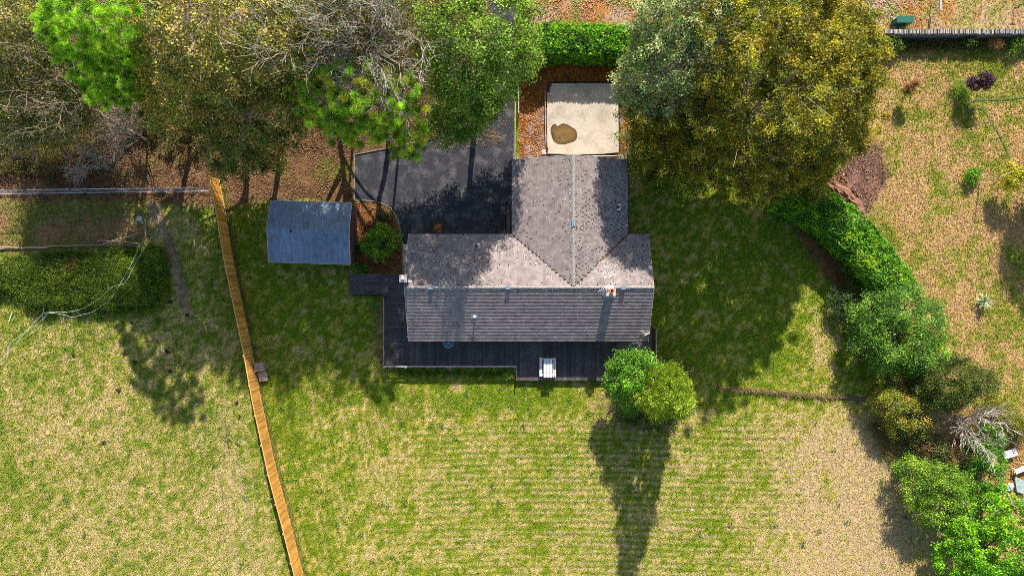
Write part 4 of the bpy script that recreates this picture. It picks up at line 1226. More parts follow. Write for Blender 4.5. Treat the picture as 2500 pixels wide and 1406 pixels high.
q = 0.0
while q < total:
    p, d = along(q); nrm = Vector((-abs(d.y), d.x if d.y < 0 else -d.x, 0)).normalized()
    k = MB(); c_ = p - OF + nrm * .12; k.box(c_.x - .05, c_.x + .05, c_.y - .05, c_.y + .05, 0, 1.75); k.build('post', M_FRAIL, fence); q += 2.4

# weathered steps beside the fence
st = empty('wooden_steps', G(637, 909)); tag(st, 'grey weathered block steps standing beside the orange timber fence', 'steps'); OT = st.location.copy()
def treadbox(x0, x1, y0, y1, z0, z1, nm):
    a, b = G(x0, y0, z1) - OT, G(x1, y1, z1) - OT
    k = MB(); k.box(a.x, b.x, b.y, a.y, z0, z1); o = k.build(nm, M_GREYW, st); o.rotation_euler = (0, 0, .12)
treadbox(622, 646, 886, 907, .42, .5, 'tread'); treadbox(624, 645, 888, 906, 0, .42, 'block')
treadbox(629, 650, 908, 919, .2, .27, 'tread'); treadbox(630, 651, 920, 931, .2, .265, 'tread'); treadbox(630, 649, 909, 930, 0, .2, 'block')

# ------------------------------------------------------------------ galvanised mesh fence panels
MT = 2.1
bx = [(518, 468), (430, 469), (322, 470), (213, 471.5), (106, 473), (0, 475), (-110, 477)]
for i in range(6):
    a, b = bx[i], bx[i + 1]
    # base positions measured at the lower tube
    A, B = G(a[0] - 4, a[1] - .5), G(b[0] + 2, b[1])
    r_ = empty('mesh_fence_panel', A)
    lab = ['galvanised mesh fence panel joining the orange timber fence', 'second galvanised mesh fence panel from the orange fence', 'third galvanised mesh fence panel from the orange fence', 'fourth galvanised mesh fence panel from the orange fence, left part of the run', 'galvanised mesh fence panel cut by the left picture edge', 'galvanised mesh fence panel beyond the last one in the run'][i]
    if i == 5: pass
    tag(r_, lab, 'fence panel', 'galvanised mesh panels along the brown paddock')
    D = B - A
    k = MB(); k.tube([Vector((0, 0, MT)), D + Vector((0, 0, MT))], .026, 6); k.build('top_rail', M_STEEL, r_)
    k = MB(); k.tube([Vector((0, 0, .16)), D + Vector((0, 0, .16))], .026, 6); k.build('bottom_rail', M_STEEL, r_)
    for t in (0, 1):
        k = MB(); k.tube([D * t + Vector((0, 0, .0)), D * t + Vector((0, 0, MT))], .022, 6); k.build('upright', M_LEAD, r_)
    k = MB(); nw = 24
    for q in range(nw): p = D * ((q + .5) / nw); k.tube([p + Vector((0, 0, .16)), p + Vector((0, 0, MT))], .003, 3)
    for q in range(1, 6): z = .16 + (MT - .16) * q / 6; k.tube([Vector((0, 0, z)), D + Vector((0, 0, z))], .003, 3)
    k.build('mesh', M_LEAD, r_)

# ------------------------------------------------------------------ stone wall top right
sw = empty('stone_wall', G(2320, 92)); OW = sw.location.copy()
tag(sw, 'dry stone wall with upright coping stones along the lane verge', 'wall')
wx0, wx1 = G(2118, 95).x, G(2540, 95).x; wy0 = G(0, 96).y; wy1 = wy0 + .36; WH = .95
k = MB(); k.box(wx0 - OW.x, wx1 - OW.x, wy0 + .03 - OW.y, wy1 - .03 - OW.y, 0, WH); k.build('core', M_STONED, sw)
cm = MB(); prng = random.Random(9)
for side in (0, 1):
    for c_ in range(9):
        x = wx0 + prng.uniform(0, .2); z0 = c_ * WH / 9
        while x < wx1 - .1:
            L = prng.uniform(.18, .5); y0 = (wy0 - prng.uniform(0, .03)) if side == 0 else (wy1 - .03); y1 = (wy0 + .035) if side == 0 else (wy1 + prng.uniform(0, .03))
            x2 = min(x + L - .012, wx1)
            cm.box(x - OW.x, x2 - OW.x, y0 - OW.y, y1 - OW.y, z0 + .006, z0 + WH / 9 - .006)
            x += L
tag(cm.build('stonework', M_STONED, sw), kind='stuff')
x = wx0
while x < wx1:
    t = prng.uniform(.11, .2); h_ = prng.uniform(.2, .34); tl = prng.uniform(-.05, .05); ov = prng.uniform(.0, .05)
    k = MB(); k.hexa([(0, -.2 - ov, 0), (t - .03, -.2 - ov, 0), (t - .03, .2, 0), (0, .2, 0)], [(tl, -.17 - ov, h_), (t - .035 + tl, -.15 - ov, h_ * .95), (t - .035 + tl, .16, h_ * prng.uniform(.8, 1)), (tl, .17, h_)])
    o = k.build('coping_stone', M_STONE, sw); o.location = (x - OW.x, wy0 + .18 - OW.y, WH); o.rotation_euler = (0, 0, prng.uniform(-.08, .08)); x += t

# dark green steel box on pale footings behind the wall
gb = empty('green_cabinet', G(2193, 60)); tag(gb, 'dark green metal cabinet with paler lid behind the stone wall', 'cabinet')
k = MB(); k.box(-.64, .64, -.2, .2, .12, .98); k.build('body', M_GREEN, gb)
k = MB(); k.hexa([(-.68, -.25, .982), (.68, -.25, .982), (.68, .24, .982), (-.68, .24, .982)], [(-.68, -.25, 1.02), (.68, -.25, 1.02), (.68, .24, 1.08), (-.68, .24, 1.08)]); k.build('lid', M_GREENL, gb)
k = MB(); k.box(.1, .64, -.24, -.202, .5, .96); k.build('door', M_GREEN, gb)
for x_ in (-.35, .35): k = MB(); k.box(x_ - .14, x_ + .14, -.3, .55, 0, .12); k.build('footing', M_CONC, gb)

# galvanised tube frame
gf = empty('tube_frame', G(2272, 28)); tag(gf, 'galvanised steel tube frame standing on the verge behind the wall', 'frame')
for y_ in (.5, -.48):
    k = MB(); k.tube([(0, y_, 0), (0, y_, 1.4)], .04, 8); k.build('upright', M_STEEL, gf)
for z_ in (1.4, 1.15, .85): k = MB(); k.tube([(0, .5, z_), (0, -.48, z_)], .035 if z_ > 1.3 else .025, 8); k.build('crossbar', M_STEEL, gf)
k = MB(); k.box(-.02, .12, -.45, .47, 1.2, 1.24); k.build('plate', M_STEEL, gf)
po = empty('marker_post', G(2476, 22)); tag(po, 'short thin dark post in the grass at the top right corner', 'post')
k = MB(); k.tube([(0, 0, 0), (0, 0, .8)], .035, 6); k.build('shaft', M_RAILD, po); k = MB(); k.box(-.2, .2, -.03, .03, .8, .86); k.build('crosspiece', M_RAILD, po)

# ------------------------------------------------------------------ vegetation builders
def tree(name, label, cat, base_px, lobes, leaf_cols, bark, seed, leaf=(.10, .17), clusters=9.0, per=22, sig=.26, up=.45, twig=.4, group=None, needles=False, twig_r=.018, trunk_r=.22, under=.45, gaps=0.0, trunk_top=.55, transl=True, aspect=.6, tint_by_cluster=.25, flat=.7, open_=0.0, cov=1.15, cd=1.7, gain=1.55):
    gain = gain * 1.45
    """tapered trunk, limbs to each lobe, twigs to leaf clusters; leaves are many small faces"""
    rng = np.random.default_rng(seed)
    B = G(*base_px); B3 = np.array(B)
    LC = np.array([np.array(G(a, b, z)) for a, b, z, r in lobes]); LR = np.array([r for *_, r in lobes])
    root = empty(name, B); tag(root, label, cat, group)
    LC = LC - B3
    cl = []; owner = []
    for i in range(len(LC)):
        n = max(8, int(cd * (clusters / 9.0) * 12.6 * LR[i] ** 2 * (1 if LR[i] > 1.3 else 1.3 / max(LR[i], .25))))
        d = rng.normal(size=(n, 3)); d /= np.linalg.norm(d, axis=1, keepdims=True)
        keep = (d[:, 2] > -.25) | (rng.random(n) > under)
        d = d[keep]; n = len(d)
        rad = LR[i] * (1.02 - np.abs(rng.normal(0, .17, n)) - open_ * rng.random(n)) * (0.84 + .30 * rng.random(n)) * np.where(rng.random(n) < .07, rng.uniform(1.08, 1.28, n), 1.0)
        p = LC[i] + d * rad[:, None] * [1, 1, .85]
        inside = np.zeros(n, bool)
        for j in range(len(LC)):
            if j != i: inside |= np.linalg.norm((p - LC[j]) / [1, 1, .85], axis=1) < LR[j] * .72
        keep = (~inside | (rng.random(n) < .12)) & (p[:, 2] > .12)
        if gaps:
            keep &= rng.random(n) > gaps
        cl.append(p[keep]); owner.append(np.full(keep.sum(), i))
    cl = np.concatenate(cl); owner = np.concatenate(owner)
    # --- woodwork
    tb = MB(); top = np.average(LC, axis=0, weights=LR ** 2); 
    ttop = np.array([top[0] * .55, top[1] * .55, max(.25, top[2] * trunk_top)])
    k = np.linspace(0, 1, 6)[:, None]
    path = ttop * k + rng.normal(0, .06, (6, 3)) * k * (1 - k) * 4
    tb.tube(path, np.linspace(trunk_r, trunk_r * .7, 6), 8)
    for i in range(len(LC)):
        k = np.linspace(0, 1, 7)[:, None]
        st = ttop * rng.uniform(.7, 1.0); mid = (st + LC[i]) / 2 + np.array([0, 0, .25 * LR[i]])
        path = st * (1 - k) ** 2 + 2 * mid * k * (1 - k) + LC[i] * k ** 2
        path = path + rng.normal(0, .08, (7, 3)) * (k * (1 - k) * 4)
        tb.tube(path, np.linspace(trunk_r * .45, .035, 7), 6)
    tb.build('trunk', bark, root)
    br = MB(); sel = np.where(rng.random(len(cl)) < twig)[0]
    for q in sel:
        i = owner[q]; st = LC[i] * rng.uniform(.8, 1.0) + rng.normal(0, .12 * LR[i], 3) if rng.random() < .5 else LC[i] + (cl[q] - LC[i]) * rng.uniform(.1, .45) + rng.normal(0, .1 * LR[i], 3)
        en = cl[q] + (cl[q] - LC[i]) * rng.uniform(0, .08)
        k = np.linspace(0, 1, 5)[:, None]
        path = st * (1 - k) + en * k + rng.normal(0, .05 * LR[i], (5, 3)) * (k * (1 - k) * 4) + np.array([0, 0, .1 * LR[i]]) * (k * (1 - k) * 4)
        br.tube(path, np.linspace(twig_r * 1.7, twig_r * .6, 5), 4)
        for _ in range(2):
            f = rng.uniform(.45, .9); a = path[0] * (1 - f) + path[-1] * f
            e2 = a + (en - st) * rng.uniform(.2, .4) + rng.normal(0, .14 * LR[i], 3)
            k3 = np.linspace(0, 1, 3)[:, None]; br.tube(a * (1 - k3) + e2 * k3 + rng.normal(0, .03, (3, 3)), np.linspace(twig_r, twig_r * .5, 3), 3)
    if br.n and len(sel) > 4: br.build('branches', bark, root)
    # --- leaves
    cols = np.array(leaf_cols) * gain; nC = len(cl)
    base_c = cols[rng.integers(0, len(cols), nC)] * rng.uniform(1 - tint_by_cluster, 1 + tint_by_cluster, (nC, 1))
    lm = (leaf[0] + leaf[1]) / 2; la = (aspect * .5 * lm * lm * (.8 if needles else 1.0))
    per = cov / (la * cd * (clusters / 9.0)) * np.clip(LR[owner] / 1.3, .3, 1)
    cnt = rng.poisson(per) + 2
    idx = np.repeat(np.arange(nC), cnt); n = len(idx)
    cm_ = MB()
    if needles:
        d = rng.normal(size=(n, 3)); d[:, 2] = np.abs(d[:, 2]) * .8; d /= np.linalg.norm(d, axis=1, keepdims=True)
        L = rng.uniform(leaf[0], leaf[1], n); c0 = cl[idx] + rng.normal(0, sig, (n, 3)) * [1, 1, flat]
        sd = np.cross(d, rng.normal(size=(n, 3))); sd /= np.linalg.norm(sd, axis=1, keepdims=True) + 1e-9
        wv = sd * (aspect * .5 * L)[:, None]
        V = np.stack([c0 - wv * .6, c0 + wv * .6, c0 + d * L[:, None] + wv * .25, c0 + d * L[:, None] - wv * .25], 1).reshape(-1, 3)
        c = base_c[idx] * (.4 + 1.3 * rng.random((n, 1)) ** 1.4)
        cm_.add(V, np.arange(n * 4).reshape(n, 4), np.repeat(c, 4, axis=0))
    else:
        c0 = cl[idx] + rng.normal(0, sig, (n, 3)) * [1, 1, flat]
        c = base_c[idx] * (.35 + 1.6 * rng.random((n, 1)) ** 1.6)
        c0[:, 2] = np.maximum(c0[:, 2], .04)
        cards(cm_, c0, rng.uniform(leaf[0], leaf[1], n), rng, c, up, aspect)
    cm_.build('crown', M_LEAF, root, col=True)
    return root

def bare(name, label, cat, base_px, target_px, tz, spread, seed, bark, n_main=7, depth=3, r0=.09, group=None, leafy=None, kids=(5, 4, 3), fine=.009, curl=.12, tf=.45):
    """leafless branching plant: recursive tapering branches"""
    rng = np.random.default_rng(seed)
    B = G(*base_px); root = empty(name, B); tag(root, label, cat, group)
    T = np.array(G(*target_px, tz) - B); mb = MB(); tips = []
    trunk_end = T * tf
    k = np.linspace(0, 1, 5)[:, None]; mb.tube(trunk_end * k, np.linspace(r0, r0 * .75, 5), 7)
    tmb = mb; mb = MB()
    def grow(p, d, L, r, lev):
        n = 5; P = [p]; dd = d / np.linalg.norm(d)
        for q in range(n):
            dd = dd + rng.normal(0, curl, 3); dd /= np.linalg.norm(dd); P.append(P[-1] + dd * L / n)
        P = np.array(P); mb.tube(P, np.linspace(r, max(fine, r * .45), n + 1), 5 if lev < 2 else 3)
        if lev >= depth: tips.append(P[-1]); return
        for q in range(kids[lev]):
            f = rng.uniform(.3, 1.0); ii = f * n; i0 = min(int(ii), n - 1); pos = P[i0] + (P[i0 + 1] - P[i0]) * (ii - i0)
            nd = dd + rng.normal(0, .55, 3); nd[2] = nd[2] * .7 + .22
            grow(pos, nd, L * rng.uniform(.4, .62), max(fine, r * .52), lev + 1)
    for q in range(n_main):
        f = rng.uniform(.55, 1.0); a = 2 * math.pi * (q + rng.random() * .6) / n_main
        tgt = T + np.array([math.cos(a) * spread, math.sin(a) * spread, rng.uniform(-.3, .35) * spread])
        st = trunk_end * f; d = tgt - st
        grow(st, d, np.linalg.norm(d) * rng.uniform(.75, 1.0), r0 * .55, 0)
    tmb.build('trunk', bark, root); mb.build('branches', bark, root)
    if leafy:
        cols, per, size = leafy; tips = np.array(tips); cnt = rng.poisson(per, len(tips)); idx = np.repeat(np.arange(len(tips)), cnt)
        c0 = tips[idx] + rng.normal(0, .22, (len(idx), 3)); cc = np.array(cols)[rng.integers(0, len(cols), len(idx))] * rng.uniform(.6, 1.4, (len(idx), 1))
        m2 = MB(); cards(m2, c0, rng.uniform(size[0], size[1], len(idx)), rng, cc, .3); m2.build('crown', M_LEAF, root, col=True)
    return root

def hedge(name, label, pts, width, height, cols, seed, leaf=(.1, .17), dens=150, z_up=.45, bulge=.18):
    """leaf-covered bank of a hedge along ground points, with a solid dark inside"""
    rng = np.random.default_rng(seed)
    P = np.array([list(G(*p)) for p in pts]); B = P[len(P) // 2].copy(); root = empty(name, Vector(B)); tag(root, label, 'hedge')
    seg = np.linalg.norm(np.diff(P, axis=0), axis=1); s = np.concatenate([[0], np.cumsum(seg)])
    def at(t): return np.stack([np.interp(t, s, P[:, k]) for k in range(3)], -1)
    tt = np.linspace(0, s[-1], 24); c = at(tt); T = np.gradient(c, axis=0); T /= np.linalg.norm(T, axis=1, keepdims=True); Nn = np.stack([-T[:, 1], T[:, 0], T[:, 2] * 0], -1)
    # dark inner body
    prof = [(-.42, .0), (-.44, .6), (-.34, .86), (0, .9), (.34, .86), (.44, .6), (.42, 0)]
    V = []; 
    for i in range(len(tt)):
        for a, b in prof:
            V.append(c[i] + Nn[i] * a * width * .9 + np.array([0, 0, b * height]) - B)
    n = len(prof); F = [[i * n + j, i * n + j + 1, (i + 1) * n + j + 1, (i + 1) * n + j] for i in range(len(tt) - 1) for j in range(n - 1)]
    m_ = MB(); m_.add(V, F); m_.F.append([list(range(n)), [(len(tt) - 1) * n + q for q in range(n)][::-1]]); m_.build('stems', M_CORE, root)
    area = s[-1] * (width + 2 * height) + 2 * width * height; N = int(area * dens)
    t = rng.uniform(-.03 * s[-1], s[-1] * 1.03, N); cc = at(np.clip(t, 0, s[-1]))
    ti = np.clip((t / s[-1] * 23).astype(int), 0, 23); nn = Nn[ti]; tg = T[ti]
    cc = cc + tg * (t - np.clip(t, 0, s[-1]))[:, None]
    w_ = rng.uniform(0, 1, N) * (width + 2 * height) - (width / 2 + height)
    a = np.clip(w_, -width / 2, width / 2); over = np.abs(w_) - width / 2; z = np.where(over > 0, height - over, height)
    uu = t * 2.0; vv = w_ * 2.0
    bump = (fbm(uu * 10, vv * 10, 14, 3, seed) - .5) * 2 * bulge + (fbm(uu * 10, vv * 10, 5, 2, seed + 2) - .5) * .16
    rnd = rng.normal(0, .05, N)
    corner = np.exp(-((np.abs(w_) - width / 2) / .35) ** 2) * .18
    off = bump + rnd - corner
    pos = cc + nn * (a + np.sign(w_) * np.where(over > 0, off, -corner * .5))[:, None]; pos[:, 2] = z + np.where(over > 0, 0, off) - corner * .6
    endc = (t < 0) | (t > s[-1])
    pos[:, 2] = np.maximum(pos[:, 2], .05)
    pal = np.array(cols) * 1.5; ci = np.clip(((fbm(uu * 10, vv * 10, 20, 3, seed + 5) - .25) * 2 * len(pal)).astype(int), 0, len(pal) - 1)
    cl = pal[ci] * (.35 + 1.5 * rng.random((N, 1)) ** 1.5)
    # end caps
    Ne = int(width * height * dens); ex = []
    for e, dirn in ((0, -1), (1, 1)):
        q0 = at(np.array([0 if e == 0 else s[-1]]))[0]; nE = Nn[0 if e == 0 else -1]; tE = T[0 if e == 0 else -1]
        ex.append(q0 + nE * rng.uniform(-width / 2, width / 2, (Ne, 1)) + tE * dirn * (.05 + rng.normal(0, .1, (Ne, 1))) + np.array([0, 0, 1]) * rng.uniform(.1, height, (Ne, 1)))
    pos = np.concatenate([pos] + ex); cl = np.concatenate([cl, pal[rng.integers(0, len(pal), 2 * Ne)] * rng.uniform(.65, 1.4, (2 * Ne, 1))])
    m_ = MB(); cards(m_, pos - B, rng.uniform(leaf[0], leaf[1], len(pos)), rng, cl, z_up, .55); m_.build('foliage', M_LEAF, root, col=True)
    return root

# palettes
P_PINE = [(.13, .23, .012), (.11, .195, .01), (.165, .265, .014), (.075, .14, .012)]
P_PINE2 = [(.12, .20, .012), (.10, .18, .012), (.16, .23, .015), (.085, .145, .012), (.2, .21, .022)]
P_AUT = [(.13, .125, .02), (.165, .14, .03), (.10, .11, .018), (.2, .145, .05), (.075, .09, .015), (.12, .13, .02)]
P_AUTG = [(.075, .095, .015), (.10, .115, .018), (.05, .075, .012), (.15, .13, .03)]
P_GREEN = [(.09, .16, .014), (.075, .135, .012), (.12, .19, .018), (.055, .10, .012), (.14, .18, .03)]
P_GREY = [(.12, .15, .05), (.15, .17, .07), (.095, .13, .035), (.18, .19, .09), (.08, .11, .03)]
P_BEECH = [(.20, .185, .012), (.17, .16, .012), (.235, .21, .015), (.13, .135, .012), (.10, .115, .012), (.2, .165, .02)]
P_LAUREL = [(.13, .30, .01), (.09, .23, .01), (.18, .36, .014), (.065, .16, .012)]
P_LAURELY = [(.19, .33, .012), (.14, .27, .012), (.09, .18, .012), (.23, .36, .02)]

# ------------------------------------------------------------------ trees, top left wood
W_G = 'trees of the wood in the top left'
tree('pine_tree', 'bright green long-needled pine, the brightest crown of the top left wood', 'tree', (485, 262),
     [(190, 60, 14, 2.1), (245, 20, 15.5, 2.3), (275, 90, 12.5, 2.0), (212, 118, 12.5, 1.8), (243, 170, 10, 1.8), (292, 188, 8.5, 1.7), (262, 222, 6.5, 1.4), (338, 205, 6, 1.3), (310, 225, 6, 1.3), (278, 130, 10.5, 1.7), (152, 68, 13, 1.5), (150, 100, 12, 1.2), (300, 140, 9.5, 1.6)],
     P_PINE, M_BARKT, 101, leaf=(.16, .30), clusters=9, per=30, sig=.10, needles=True, aspect=.16, twig=.3, trunk_r=.25, tint_by_cluster=.35, gain=2.0, cov=1.7)
tree('woodland_tree', 'large brown-leaved autumn tree right of the bright pine', 'tree', (600, 275),
     [(400, 50, 12, 3.0), (500, 30, 13, 3.4), (600, 40, 13, 3.4), (660, 90, 12.5, 2.8), (440, 130, 11, 2.8), (540, 130, 11.5, 3.2), (620, 170, 10, 2.6), (375, 170, 8, 2.0), (430, 215, 8, 2.3), (490, 240, 8, 2.3), (405, 285, 5, 1.6)],
     P_AUT, M_BARKP, 102, leaf=(.14, .23), clusters=8, per=24, sig=.26, twig=.6, trunk_r=.3, twig_r=.016, open_=.2, gaps=.2, cov=1.0, gain=2.3)
tree('woodland_tree', 'olive and brown tree leaning over the north end of the orange fence', 'tree', (690, 345),
     [(570, 230, 8.5, 2.6), (640, 250, 8.5, 2.6), (690, 290, 6.5, 2.0), (520, 300, 6.5, 2.0), (590, 320, 6, 2.2), (650, 345, 4.5, 1.8), (550, 370, 4.5, 1.6), (600, 390, 3.5, 1.5), (535, 415, 3, .9), (660, 395, 3, 1.0)],
     P_AUTG + [(.18, .14, .035)], M_BARKP, 103, leaf=(.14, .23), clusters=8.5, per=24, sig=.24, twig=.4, trunk_r=.28, twig_r=.015, gaps=.25, gain=1.8)
bare('bare_tree', 'pale leafless tree with tangled branches at the top of the wood', 'tree', (870, 245), (775, 25, ), 14.5, 3.0, 104, M_BARKP, 9, 3, .11, kids=(5, 6, 4), fine=.009, leafy=(P_AUT, 3, (.12, .18)), tf=.72)
bare('bare_tree', 'pale leafless tree with spreading branches above the olive pine', 'tree', (985, 245), (920, 65), 14, 3.0, 105, M_BARKP, 9, 3, .11, kids=(6, 6, 4), fine=.010, leafy=(P_AUTG, 2.5, (.12, .18)), curl=.18, tf=.72)
tree('woodland_tree', 'dull olive tree behind the leafless trees at the top edge', 'tree', (820, 205),
     [(720, 40, 10, 2.8), (800, 15, 13, 2.8), (870, 45, 12, 2.2), (900, 20, 12, 2.0), (960, 15, 11, 2.4), (1030, 60, 9.5, 2.2), (840, 110, 10, 2.2), (920, 165, 8, 2.0), (1000, 150, 8, 2.2), (740, 120, 9, 2.4), (690, 190, 8, 2.0), (670, 120, 9, 2.0)],
     P_AUTG + P_AUT[:2], M_BARKT, 106, leaf=(.13, .21), clusters=6, per=22, sig=.34, twig=.6, trunk_r=.25, open_=.3, gaps=.3, cov=.8, gain=1.8)
tree('pine_tree', 'olive green pine with pale bare twigs overhanging the driveway corner', 'tree', (950, 340),
     [(755, 180, 10.1, 1.6), (800, 235, 10.6, 1.8), (860, 215, 11.6, 1.8), (930, 235, 12.1, 1.8), (990, 235, 11.1, 1.5), (845, 285, 9.1, 1.6), (920, 285, 9.6, 1.7), (990, 285, 9.1, 1.4), (1000, 335, 7.1, 1.2), (895, 325, 7.1, 1.2), (770, 265, 8.6, 1.4), (1020, 375, 5.6, .7), (975, 370, 5.6, .7), (830, 330, 6.1, 1.0), (740, 215, 9.1, 1.3)],
     P_PINE2, M_BARKP, 107, leaf=(.14, .26), clusters=9, per=26, sig=.11, needles=True, aspect=.16, twig=.55, trunk_r=.24, twig_r=.016, tint_by_cluster=.4, gaps=.1, gain=2.3, cov=1.5)
tree('woodland_tree', 'green leafy tree overhanging the driveway next to the bright hedge', 'tree', (1160, 300),
     [(1095, 30, 12, 2.4), (1180, 30, 11, 2.5), (1240, 60, 10, 2.2), (1140, 110, 12.5, 2.4), (1220, 130, 8.5, 2.2), (1095, 170, 11.5, 1.9), (1160, 190, 11, 2.0), (1245, 180, 6.5, 1.6), (1115, 235, 7, 1.9), (1170, 245, 6, 1.6), (1125, 285, 5.5, 1.6), (1090, 290, 5, 1.2), (1275, 150, 5.5, 1.3), (1150, 300, 4.5, 1.3), (1075, 325, 4, 1.1), (1208, 222, 5, 1.4), (1185, 275, 4.2, .9), (1105, 318, 3.6, 1.0)],
     P_GREEN, M_BARKT, 108, leaf=(.13, .21), clusters=8.5, per=24, sig=.28, twig=.4, trunk_r=.26, gaps=.2, gain=1.6)
tree('woodland_tree', 'sparse twiggy olive tree at the far left edge of the wood', 'tree', (330, 330),
     [(40, 60, 8, 3.0), (110, 40, 8, 2.4), (20, 140, 7.5, 2.6), (90, 150, 7, 2.4), (150, 200, 6, 2.2), (40, 230, 6, 2.4), (110, 260, 5.5, 2.2), (30, 310, 5, 2.0), (100, 330, 3.5, 1.6), (190, 270, 4.5, 1.8)],
     P_AUTG + [(.2, .15, .06), (.17, .16, .03)], M_BARKP, 109, leaf=(.13, .21), clusters=7, per=14, sig=.36, twig=.95, trunk_r=.22, twig_r=.014, open_=.3, gaps=.1, cov=1.0, gain=1.8)
bare('bare_tree', 'leafless pale tree with thin grey branches left of the bright pine', 'tree', (300, 345), (80, 170), 8.2, 2.8, 110, M_BARKT, 8, 3, .08, kids=(5, 5, 4), fine=.008, curl=.18, leafy=(P_AUTG, 4, (.1, .16)))
bare('bare_bush', 'small pale leafless bush just above the galvanised mesh fence', 'bush', (250, 385), (212, 392), 2.6, 1.3, 111, M_BARKP, 8, 2, .06, kids=(7, 6), fine=.011, leafy=(P_AUT[3:4] + P_AUTG[1:2], 2, (.06, .1)))
bare('bare_bush', 'grey leafless bush in the brown undergrowth below the bright pine', 'bush', (330, 300), (255, 300), 3.0, 2.0, 113, M_BARKT, 9, 2, .05, kids=(8, 7), fine=.011, curl=.2, leafy=(P_AUT, 3, (.1, .16)))
bare('bare_bush', 'leafless mossy bush at the left edge above the mesh fence', 'bush', (90, 345), (55, 330), 3.2, 2.0, 114, M_BARKP, 9, 2, .05, kids=(8, 7), fine=.011, curl=.2, leafy=([(.2, .2, .02), (.14, .15, .02)], 4, (.1, .16)))
bare('bare_tree', 'thin mossy leafless tree with hanging branches over the litter under the pine', 'tree', (360, 345), (300, 305), 4.5, 2.6, 112, M_BARKT, 8, 3, .1, kids=(5, 4, 3), fine=.009, curl=.2, leafy=(P_AUTG, 1.2, (.06, .1)))
# tall trees of the wood standing beyond the top frame edge, throwing shade on the paddock
# low scrub under the wood
def scrub(name, poly, n, cols, hmax, seed, size=(.08, .15)):
    rng = np.random.default_rng(seed); P = np.array(poly, float)
    u = rng.uniform(P[:, 0].min(), P[:, 0].max(), n * 3); v = rng.uniform(P[:, 1].min(), P[:, 1].max(), n * 3)
    f = fbm(u, v, 45, 3, seed)
    keep = (poly_sd(u + 30 * (fbm(u, v, 40, 2, 4.) - .5), v, poly) > 0) & (rng.random(len(u)) < np.clip((f - .36) * 4, 0, 1))
    u, v, f = u[keep][:n], v[keep][:n], f[keep][:n]
    z = rng.uniform(.05, 1, len(u)) * hmax * np.clip((f - .3) * 3, .2, 1)
    c = np.stack([(u - 1250) / PPM, (703 - v) / PPM, z], -1)
    cc = np.array(cols)[rng.integers(0, len(cols), len(u))] * rng.uniform(.6, 1.4, (len(u), 1))
    m_ = MB(); cards(m_, c, rng.uniform(size[0], size[1], len(u)), rng, cc, .4)
    return tag(m_.build(name, M_LEAF, col=True), kind='stuff')
scrub('undergrowth', [(-60, 200), (420, 180), (560, 300), (470, 400), (250, 430), (-60, 425)], 42000, [(.16, .15, .025), (.13, .14, .02), (.20, .14, .07), (.2, .17, .03), (.24, .17, .09)], 1.1, 120, (.1, .19))
scrub('undergrowth', [(430, 60), (1180, 0), (1180, 230), (1000, 330), (700, 330), (560, 300)], 20000, [(.09, .085, .018), (.15, .10, .04), (.06, .07, .012)], 1.2, 121)

# ------------------------------------------------------------------ trees, right of the house
tree('beech_tree', 'huge golden-olive broad tree, the largest crown right of the house', 'tree', (1775, 317),
     [(1900, 220, 9.5, 5.2), (1990, 140, 10, 4.0), (1820, 110, 11, 4.0), (1900, 60, 11, 4.2), (1985, 290, 7.5, 3.7), (1870, 330, 7, 4.0), (1760, 270, 7.5, 3.4), (1660, 310, 5.5, 2.4), (1590, 285, 5.0, 1.9), (1930, 400, 4.5, 2.5), (1810, 400, 5, 2.6), (1860, 430, 3.5, 1.8), (2075, 225, 7, 2.1), (2050, 100, 9, 2.6), (1690, 380, 4, 2.0), (1600, 340, 3.6, 1.7), (1980, 430, 3.5, 1.6), (2050, 330, 5.5, 2.0)],
     P_BEECH, M_BARKP, 201, leaf=(.11, .19), clusters=8, per=25, sig=.22, twig=.2, trunk_r=.45, twig_r=.013, tint_by_cluster=.45, gain=1.25, flat=.45, cov=1.35, cd=1.35)
tree('grey_tree', 'tall grey-green tree with fine pale twigs left of the golden-olive tree', 'tree', (1590, 240),
     [(1610, 50, 10, 2.2), (1680, 40, 11, 2.8), (1740, 100, 10, 2.2), (1600, 110, 9.5, 2.0), (1660, 130, 10, 2.8), (1580, 180, 8, 1.8), (1640, 200, 8, 2.4), (1575, 235, 6, 1.8), (1545, 210, 6.5, 1.4), (1700, 190, 8, 2.0), (1720, 20, 11, 2.4)],
     P_GREY, M_BARKP, 202, leaf=(.12, .19), clusters=9, per=22, sig=.22, twig=.9, trunk_r=.26, twig_r=.014, gain=2.1, gaps=.1)
tree('garden_tree', 'low branches of the golden-olive tree beside the slab, shade put into their dark colour', 'tree', (1600, 400),
     [(1580, 350, 2.6, 1.7), (1640, 370, 2.6, 1.7), (1570, 400, 1.8, 1.3), (1545, 330, 2.2, 1.1), (1690, 420, 2.0, 1.5), (1620, 430, 1.5, 1.2)],
     [(.11, .125, .012), (.14, .14, .015), (.085, .10, .012)], M_BARKD, 203, leaf=(.09, .15), clusters=7, per=18, sig=.3, twig=.2, trunk_r=.12)  # darker palette carries the shade on the big tree's low branches

